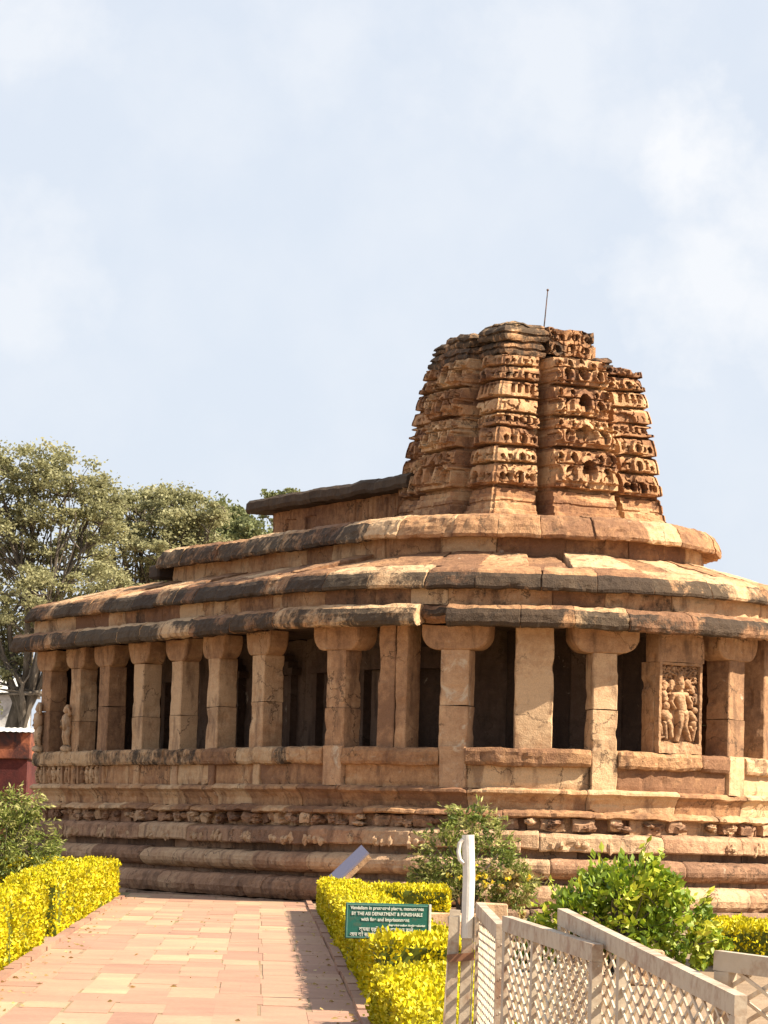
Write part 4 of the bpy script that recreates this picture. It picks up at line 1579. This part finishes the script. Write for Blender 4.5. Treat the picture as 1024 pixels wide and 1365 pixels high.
bR = ground_at(828, 1296)
bush("green_bush", bR, [((0, 0, 0.72), (0.72, 0.6, 0.55)), ((-0.55, 0.1, 0.5), (0.5, 0.5, 0.42)), ((0.62, 0, 0.55), (0.48, 0.5, 0.42)), ((0.15, 0, 1.0), (0.5, 0.45, 0.32)), ((0.95, 0.1, 0.3), (0.3, 0.3, 0.26)), ((-0.95, 0.1, 0.28), (0.32, 0.3, 0.25))],
     6200, 0.115, M_bush, "big bright green leafy bush behind the mesh barrier on the right", 3, 0.5, sprigs=26)
bM = at(622, 1213, 67.3); bM[2] = GZ - 0.1
bush("olive_bush", bM, [((-0.4, 0, 1.1), (0.68, 0.6, 0.76)), ((0.35, 0.1, 1.05), (0.68, 0.5, 0.8)), ((0.95, 0.1, 0.6), (0.5, 0.4, 0.5)), ((-0.65, 0, 0.55), (0.5, 0.4, 0.5)), ((0.0, 0, 1.8), (0.6, 0.4, 0.38))],
     5200, 0.13, M_grey, "loose olive green bush with yellow flowers and dry tips against the temple plinth", 5, 0.32, droop=0.35, sprigs=60,
     extra=[("flower_cluster", M_flower, 110, 0.09, ((0.35, -0.45, 0.75), (0.75, 0.25, 0.3)), 4), ("dry_leaf_tuft", M_dry, 420, 0.13, ((0.8, -0.1, 0.7), (0.6, 0.4, 0.5)), 6)])
bL = at(4, 1206, 70.5); bL[2] = GZ
bush("weeping_bush", bL, [((0, 0, 1.0), (1.05, 0.8, 0.9)), ((0.55, 0, 0.75), (0.6, 0.6, 0.65)), ((-0.5, 0, 1.3), (0.8, 0.7, 0.75)), ((0.15, 0, 1.75), (0.6, 0.5, 0.42))],
     6500, 0.13, M_grey, "rounded shrub with drooping narrow leaves at the left edge above the golden hedge", 8, 0.3, droop=0.5, sprigs=70, tmul=0.95)


def tree(name, base, crown, label, seed, mat, leaf_n=15000, leaf=0.34, trunk_r=0.45, trunk_h=4.0, cl=520, spread=0.85, group='trees rising behind the temple'):
    root = empty(name, tuple(base), 0, label, 'tree', group)
    r = np.random.default_rng(seed)
    tr = Acc()
    top = np.array([r.normal() * 0.3, r.normal() * 0.3, trunk_h])
    def curve(p, q, bend, n=6):
        t = np.linspace(0, 1, n)[:, None]
        o = r.normal(size=3) * bend; o[2] = abs(o[2]) * 0.3
        wig = np.cumsum(r.normal(size=(n, 3)) * bend * 0.12, axis=0) * np.sin(t * pi)
        return p + (q - p) * t + o * np.sin(t * pi) + wig
    pts = curve(np.zeros(3), top, 0.35)
    v, f = tube_vf(pts, np.linspace(trunk_r * 1.25, trunk_r * 0.8, len(pts)), 9)
    tr.add(v, f)
    limbs = []
    vol = []
    for c, q in crown:
        c, q = np.array(c, float), np.array(q, float)
        P = curve(top * r.uniform(0.75, 1.0), c, 0.6, 8)
        v, f = tube_vf(P, np.linspace(trunk_r * 0.4, trunk_r * 0.09, 8), 6)
        tr.add(v, f)
        limbs.append((P, c, q))
        vol.append(np.prod(q) ** 0.667)
    vol = np.array(vol); vol /= vol.sum()
    Cs, Ds, Ts = [], [], []
    for (P, c, q), w in zip(limbs, vol):
        nc = int(cl * w)
        d = r.normal(size=(nc, 3)); d[:, 2] += 0.25
        d /= np.linalg.norm(d, axis=1, keepdims=True)
        rad = r.uniform(0.25, 1.0, nc) ** 0.55 * (1 + 0.16 * r.normal(size=nc))
        cc = c + d * q * rad[:, None]
        for k in range(nc):
            if r.random() < 0.42:
                p0 = P[r.integers(3, 8)]
                Q = curve(p0, cc[k], 0.3, 5)
                v, f = tube_vf(Q, np.linspace(trunk_r * 0.12, trunk_r * 0.03, 5), 4)
                tr.add(v, f)
        n = int(leaf_n * w)
        wh = r.integers(0, nc, n)
        sp = r.uniform(0.2, 0.62, nc) * spread
        Pn = cc[wh] + r.normal(size=(n, 3)) * sp[wh][:, None] * np.array([0.5, 0.5, 0.26])
        D = r.normal(size=(n, 3)) * np.array([1, 1, 0.6])
        ct = r.normal(size=nc) * 0.16
        t = np.clip(0.5 + ct[wh] + r.normal(size=n) * 0.14, 0, 1)
        Cs.append(Pn); Ds.append(D); Ts.append(t)
    lf = Acc()
    v, f = leaves_vf(np.vstack(Cs), np.vstack(Ds), leaf, seed, 0.6)
    lf.add(v, f, np.concatenate(Ts))
    tr.build("trunk", M_bark, root)
    lf.build("crown", mat, root)
    return root


def crown_px(base, Y, items):
    """crown lobes given as (photo x, photo y, rx, ry pixels) at distance Y"""
    out = []
    k = F_PX / Y
    rr = random.Random(int(Y * 10))
    for (x, y, rx, ry) in items:
        p = at(x, y, Y) - base
        out.append(((p[0], p[1] + rr.uniform(-1.5, 1.5), p[2]), (rx / k, rx / k * 1.0, ry / k)))
    return out


def plant_tree(x, Y, items, label, seed, mat, **kw):
    b = at(x, 1100, Y); b[2] = GZ
    tree("shade_tree", b, crown_px(b, Y, items), label, seed, mat, **kw)


plant_tree(20, 118, [(45, 628, 62, 36), (-20, 650, 70, 50), (90, 665, 58, 45), (20, 720, 75, 50), (100, 740, 60, 50), (60, 800, 70, 40), (-50, 760, 80, 70), (150, 790, 45, 36), (-10, 840, 50, 30), (135, 700, 40, 40), (135, 650, 26, 22), (5, 890, 40, 30), (-30, 930, 40, 30)],
           "tallest spreading pale-leaved tree at the left edge, with bare limbs showing", 21, M_tree, leaf_n=52000, leaf=0.135, trunk_r=0.34, trunk_h=6.2, cl=560)
plant_tree(205, 128, [(190, 668, 50, 30), (240, 680, 52, 34), (160, 720, 50, 40), (215, 730, 60, 40), (270, 730, 50, 36), (180, 780, 60, 36), (250, 770, 60, 36), (150, 668, 36, 28), (282, 700, 34, 26)],
           "broad olive-coloured tree, second from the left, above the lower roof", 22, M_tree, leaf_n=42000, leaf=0.135, trunk_r=0.42, trunk_h=6.0, cl=430)
plant_tree(318, 150, [(285, 690, 22, 22), (312, 690, 22, 22), (330, 712, 32, 20), (285, 725, 36, 24), (352, 725, 30, 20), (310, 750, 45, 25)],
           "darker green pointed tree standing just left of the flat nave roof", 23, M_tree_d, leaf_n=20000, leaf=0.19, trunk_r=0.35, trunk_h=8, cl=240)
plant_tree(376, 165, [(366, 662, 12, 10), (386, 662, 12, 9), (376, 690, 30, 22), (400, 700, 28, 20)],
           "far small tree whose thin top peeps over the flat nave roof", 24, M_tree_d, leaf_n=4000, leaf=0.2, trunk_r=0.3, trunk_h=10, cl=80, spread=0.6)
plant_tree(-120, 135, [(-120, 640, 80, 60), (-60, 720, 80, 70), (-160, 740, 90, 80), (-100, 820, 90, 60)],
           "pale tree mostly outside the left edge behind the tallest tree", 25, M_tree, leaf_n=16000, leaf=0.2, trunk_r=0.4, trunk_h=6, cl=200)

plant_tree(905, 125, [(890, 880, 70, 60), (960, 900, 60, 70), (820, 900, 60, 60), (1020, 930, 60, 60)],  # unseen tree added to darken the bright gaps between gallery pillars
           "added low dark green tree hidden behind the temple, darkening the gallery gaps", 26, M_tree_d, leaf_n=14000, leaf=0.22, trunk_r=0.35, trunk_h=3.0, cl=260)

# ------------------------------------------------------------------ red building and white shed behind at the far left
def red_house():
    Y = 112.0
    k = F_PX / Y
    p = at(40, 1012, Y)
    zf0, zf1 = at(20, 1012, Y)[2], at(20, 976, Y)[2]
    x1 = p[0]; x0 = x1 - 9.0
    root = empty("red_building", ((x0 + x1) / 2, Y + 3, GZ), 0, "low dark red building with mottled orange fascia and pale tin roof", "building")
    hw = (x1 - x0) / 2
    a = Acc()
    v, f = box_vf(-hw + .1, hw - .1, -2.9, 3, -0.2, zf0 - GZ); a.add(v, f)
    a.build("wall", M_redwall, root)
    a = Acc()
    v, f = box_vf(-hw, hw, -3.02, 3.1, zf0 - GZ + 0.005, zf1 - GZ, 0.03); a.add(v, f)
    a.build("fascia", M_fascia, root)
    a = Acc()
    z = zf1 - GZ + 0.01
    n = 90
    xs = np.linspace(-hw - 0.1, hw + 0.05, n * 2)
    for (ya, za, yb, zb) in ((-3.2, z, 0, z + 0.22), (0, z + 0.22, 3.3, z)):
        P = np.array([[(x, y_, z_ + 0.012 * sin(i * 1.57)) for i, x in enumerate(xs)] for y_, z_ in ((ya, za), (yb, zb))])
        v, f = grid_vf(P); a.add(v, f)
    P = np.array([(-hw, -3.1, z), (-hw, 3.2, z), (-hw, 0, z + .18), (hw - .15, -3.1, z), (hw - .15, 3.2, z), (hw - .15, 0, z + .18)])
    a.add(P, [(0, 2, 1), (3, 4, 5)])
    a.build("roof", M_tin, root)
    # ridge row of pale painted shed behind
    Y2 = 124.0
    q = at(36, 905, Y2)
    r2 = empty("white_shed", (q[0] - 5.5, Y2 + 2, GZ), 0, "whitewashed shed showing in bright patches through the branches at far left", "building")
    a = Acc()
    v, f = box_vf(-5, 5.3, -2, 2, -0.2, q[2] - GZ - 0.6); a.add(v, f)
    a.build("wall", M_tin, r2)
    a = Acc()
    z = q[2] - GZ - 0.58
    P = np.array([(-5.3, -2.3, z), (5.6, -2.3, z), (5.6, 0, z + .7), (-5.3, 0, z + .7), (5.6, 2.3, z), (-5.3, 2.3, z)])
    a.add(P, [(0, 1, 2, 3), (3, 2, 4, 5)])
    a.build("roof", M_tin, r2)


red_house()

# ------------------------------------------------------------------ sign board
def text_mesh(body, size, mat, name, parent, loc_, bold=0.0, align='CENTER', sx=1.0):
    c = bpy.data.curves.new(name, 'FONT')
    c.body = body
    c.size = size * 0.84
    c.extrude = 0.0015
    c.offset = bold
    c.align_x = align
    c.align_y = 'CENTER'
    c.space_character = 1.02
    o = bpy.data.objects.new(name, c)
    COL.objects.link(o)
    dg = bpy.context.evaluated_depsgraph_get()
    me = bpy.data.meshes.new_from_object(o.evaluated_get(dg))
    bpy.data.objects.remove(o)
    bpy.data.curves.remove(c)
    me.materials.clear()
    me.materials.append(mat)
    m = bpy.data.objects.new(name, me)
    COL.objects.link(m)
    m.parent = parent
    m.rotation_euler = (pi / 2, 0, 0)
    m.location = loc_
    m.scale = (sx, 1, 1)
    return m


def sign_board():
    Y = 30.7
    tl, tr, bl = at(461, 1203, Y), at(572, 1203.5, Y), at(461, 1251, Y)
    w, h = tr[0] - tl[0], tl[2] - bl[2]
    root = empty("notice_board", ((tl[0] + tr[0]) / 2, Y, GZ), 0,
                 "small green notice board with white lettering standing in the golden hedge bed", "sign")
    z0 = bl[2] - GZ
    a = Acc()
    v, f = box_vf(-w / 2, w / 2, 0, 0.03, z0, z0 + h, 0.004); a.add(v, f)
    a.build("board", M_sign, root)
    fr_ = Acc()
    t = 0.012
    for (x0, x1, za, zb) in ((-w / 2 + .01, w / 2 - .01, z0 + h - .022, z0 + h - .01), (-w / 2 + .01, w / 2 - .01, z0 + .01, z0 + .02), (-w / 2 + .012, -w / 2 + .022, z0 + .0215, z0 + h - .0225)):
        v, f = box_vf(x0, x1, -0.004, -0.0005, za, zb); fr_.add(v, f)
    fr_.build("border", metal_paint("grey_green_border", (0.12, 0.28, 0.24), 0.2, 0.7), root)
    ed = Acc()
    v, f = box_vf(w / 2 + 0.0005, w / 2 + 0.022, -0.006, 0.034, z0 - 0.05, z0 + h, 0.003); ed.add(v, f)
    ed.build("edge_strip", M_white, root)
    for sx in (0.08, 0.34):
        p = Acc()
        v, f = box_vf(sx * w * 1.1 - 0.02, sx * w * 1.1 + 0.02, 0.031, 0.065, -0.1, z0 + h - 0.04, 0.004); p.add(v, f)
        p.build("post", M_rust, root)
    L = [("Vandalism in protected places, monuments", .86, .050, 1.0, 'CENTER', 0), ("BY THE ASI DEPARTMENT & PUNISHABLE", .70, .050, .97, 'CENTER', 0), ("with fine and imprisonment", .545, .052, 1.0, 'CENTER', -.02),
         ("Superintending Archaeologist", .40, .030, .98, 'RIGHT', .46), ("कृपया यहाँ गंदगी, कचरा न डालें,", .265, .056, 1.0, 'CENTER', 0), ("आप का सहयोग हमारी विरासत की रक्षा है।", .12, .056, 1.0, 'CENTER', 0)]
    for body, zz, sz, sx, al, xo in L:
        m = text_mesh(body, sz, M_letter, "lettering", root, (xo * w, -0.003, z0 + h * zz), 0.0012, al)
        wd = m.dimensions.x
        lim = (0.9 if al == 'CENTER' else 0.42) * w
        want = {0.86: .88, .70: .85, .545: .58, .40: .44, .265: .66, .12: .88}[zz] * w
        if wd > 1e-4: m.scale = (want / wd, 1, 1)


sign_board()

# ------------------------------------------------------------------ sloping plaque by the temple
def plaque():
    Y = 68.0
    b, t = at(440, 1178, Y), at(487, 1134, Y)
    root = empty("reading_plaque", (b[0], Y, GZ), 0, "tilted slate-blue reading plaque on a stone stand, seen edge-on behind the far hedge", "plaque")
    o = np.array([b[0], Y, GZ])
    p0, p1 = at(428, 1190, Y) - o, t - o
    a = Acc()
    # slab tilted up to the right, leaning slightly so that its blue top face shows
    v, f = bar_vf(p0 + [0, 0.0, 0.03], p1 + [0, 0.0, 0.03], 0.42, 0.05, (0.0, -0.36, 1)); a.add(v, f)
    a.build("panel", M_plaque, root)
    a = Acc()
    v, f = bar_vf(p0 + [0.025, 0.012, -0.045], p1 + [0.03, 0.012, -0.045], 0.44, 0.10, (0.0, -0.36, 1)); a.add(v, f)
    a.build("tray", M_pale, root)
    a = Acc()
    q = at(470, 1180, Y) - o
    v, f = box_vf(q[0] - 0.06, q[0] + 0.12, -0.1, 0.1, -0.1, q[2] + 0.14, 0.01); a.add(v, f)
    a.build("stand", M_pale, root)


plaque()

# ------------------------------------------------------------------ mesh barriers
def barrier(corner_a, corner_b, label, stiles, seed, thick=0.038, depth=0.024, z0=0.16, end_post=True, start_post=True, feet=True):
    """a welded angle-iron barrier panel: top rail from a to b, stiles, bottom rail, expanded-metal infill"""
    A, B = np.array(corner_a), np.array(corner_b)
    root = empty("mesh_barrier", (A[0], A[1], GZ), 0, label, 'barrier', 'mesh barrier panels in the foreground')
    o = np.array([A[0], A[1], GZ])
    a, b = A - o, B - o
    a2, b2 = a.copy(), b.copy()
    a2[2] = b2[2] = z0
    d = (b - a); ln = np.linalg.norm(d); d /= ln
    dh = np.array([d[0], d[1], 0]); dh /= np.linalg.norm(dh)
    side = np.array([-dh[1], dh[0], 0])
    t = Acc()
    v, f = bar_vf(a - [0, 0, thick / 2] - d * 0.001, b - [0, 0, thick / 2], depth, thick); t.add(v, f)
    t.build("top_rail", M_fence, root)
    t = Acc()
    v, f = bar_vf(a2, b2, depth * .9, thick); t.add(v, f)
    t.build("bottom_rail", M_fence, root)
    def upright(u, w, nm):
        p = a + (b - a) * u
        q = a2 + (b2 - a2) * u
        t_ = Acc()
        v, f = bar_vf((q[0], q[1], 0.0), (p[0], p[1], p[2] - thick - 0.001), w, depth * .92, side); t_.add(v, f)
        if nm == 'post':
            v, f = bar_vf((q[0], q[1], -0.05), (q[0], q[1], 0.02), 0.1, 0.3, dh); t_.add(v, f)
        t_.build(nm, M_fence, root)
    if start_post: upright(0.5 * 0.04 / ln, 0.04, 'post')
    if end_post: upright(1 - 0.5 * 0.042 / ln, 0.042, 'post')
    for u in stiles: upright(u, 0.032, 'stile')
    # infill
    mesh = Acc()
    zt_ = min(a[2], b[2]) - thick
    H = zt_ - z0
    def seg(u0, z_0, u1, z_1, w, off):
        p = a2 + dh * u0 + side * off; q = a2 + dh * u1 + side * off
        p = np.array([p[0], p[1], z_0]); q = np.array([q[0], q[1], z_1])
        v, f = bar_vf(p, q, w, 0.004, side); mesh.add(v, f)
    Lh = np.linalg.norm((b - a)[:2])
    pitch_u, slope = 0.09, 0.48
    zA, zB = a[2] - thick, b[2] - thick
    top = lambda u: zA + (zB - zA) * u / Lh
    sl = (zB - zA) / Lh
    for sg, w, off in ((1, 0.0085, 0.0025), (-1, 0.007, -0.0025)):
        m_ = slope * sg
        u = -6.0
        while u < Lh + 6.0:
            # line z = z0 + m_(x - u), clipped to the panel
            x0, x1 = u, u + (zA + sl * u - z0) / (m_ - sl)
            if x0 > x1: x0, x1 = x1, x0
            x0, x1 = max(0.0, x0), min(Lh, x1)
            if x1 - x0 > 0.012: seg(x0, z0 + m_ * (x0 - u), x1, z0 + m_ * (x1 - u), w, off)
            u += pitch_u
    mesh.build("wire_mesh", M_wire, root)
    return root


def P3(px, py, Y): return at(px, py, Y)


barrier(P3(640, 1203, 10.0), P3(668, 1232, 8.7), "narrow foreshortened mesh barrier just right of the white pipe", [], 1)
barrier(P3(676, 1221, 8.6), P3(797, 1259, 7.4), "second mesh barrier from the left, with one middle stile", [0.36], 2)
barrier(P3(750, 1211, 8.0), P3(988, 1327, 6.2), "longest mesh barrier, its top rail sloping down before the green bush", [0.40], 3, end_post=True, start_post=True)
barrier(P3(958, 1267, 6.6), P3(1150, 1292, 6.3), "mesh barrier cut off by the right edge of the photo", [0.8], 4)


def gate_post():
    Y = 9.6
    tp, bt = at(624, 1113, Y), at(623, 1222, Y)
    k = F_PX / Y
    root = empty("pipe_gate_post", (bt[0], Y, GZ), 0, "rusty angle-iron gate post with a white pipe and hooked latch on top", "post")
    o = np.array([bt[0], Y, GZ])
    zt_ = bt[2] - GZ
    a = Acc()
    # two angle irons strapped together, leaning a little
    lean = 0.012
    for dx, w in ((-0.036, 0.030), (0.002, 0.030), (0.021, 0.004)):
        v, f = bar_vf((dx - 0.02, 0, -0.1), (dx, 0, zt_), w, 0.04, (0, 1, 0)); a.add(v, f)
    a.build("upright", M_fence, root)
    a = Acc()
    pt = tp - o
    v, f = tube_vf([(0.0, -0.01, zt_ - 0.06), (0.002, -0.01, (zt_ + pt[2]) / 2), (pt[0], -0.01, pt[2])], 0.0175, 16); a.add(v, f)
    a.build("pipe", M_white, root)
    a = Acc()
    hk = [at(617, 1119, Y), at(613, 1124, Y), at(611, 1136, Y), at(613, 1146, Y), at(618, 1151, Y)]
    v, f = tube_vf([h - o + np.array([0, -0.02, 0]) for h in hk], 0.006, 8); a.add(v, f)
    a.build("latch_hook", M_white, root)
    a = Acc()
    s = at(624, 1277, Y) - o
    v, f = bar_vf((-0.055, -0.03, s[2] - 0.002), (0.022, -0.03, s[2] + 0.006), 0.022, 0.012, (0, 1, 0)); a.add(v, f)
    a.build("strap", M_rust, root)
    # second post behind it
    p = at(607, 1213, 10.2)
    r2 = empty("leaning_post", (p[0] - 0.02, 10.2, GZ), 0, "thin leaning angle-iron post just left of the white pipe", "post")
    a = Acc()
    v, f = bar_vf((-0.03, 0, -0.1), (0.02, 0, p[2] - GZ), 0.032, 0.04, (0, 1, 0)); a.add(v, f)
    a.build("upright", M_fence, r2)
    a = Acc()
    v, f = bar_vf((0.02 - 0.016, 0, p[2] - GZ - 0.03), (0.02 + 0.02, -0.03, p[2] - GZ - 0.025), 0.02, 0.02); a.add(v, f)
    a.build("top_tab", M_fence, r2)


gate_post()


# ------------------------------------------------------------------ loose blocks
def block(px, py, Y, w, d, h, label, seed, rz=0.0, name="stone_block"):
    p = at(px, py, Y)
    a = Acc()
    v, f = box_vf(-w / 2, w / 2, -d / 2, d / 2, 0, h, 0.02)
    v = v + 0.012 * fbm3(v * 5 + seed, seed, 2)
    a.add(v, f, 0.3)
    o = a.build(name, M_pale)
    o.location = (p[0], Y, GZ - 0.02)
    o.rotation_euler = (0, 0, rz)
    tag(o, label, 'stone block')
    return o


block(590, 1236, 52.0, 1.1, 0.5, 0.34, "pinkish dressed stone block lying between the green sign and the gate post", 1, 0.05)
block(655, 1215, 55.0, 0.45, 0.4, 0.45, "small upright pale stone stub seen over the narrow barrier", 2, 0.2)
block(862, 1262, 36.0, 0.34, 0.3, 0.38, "pale stone stub in front of the green bush, just over the sloping rail", 3, 0.1)
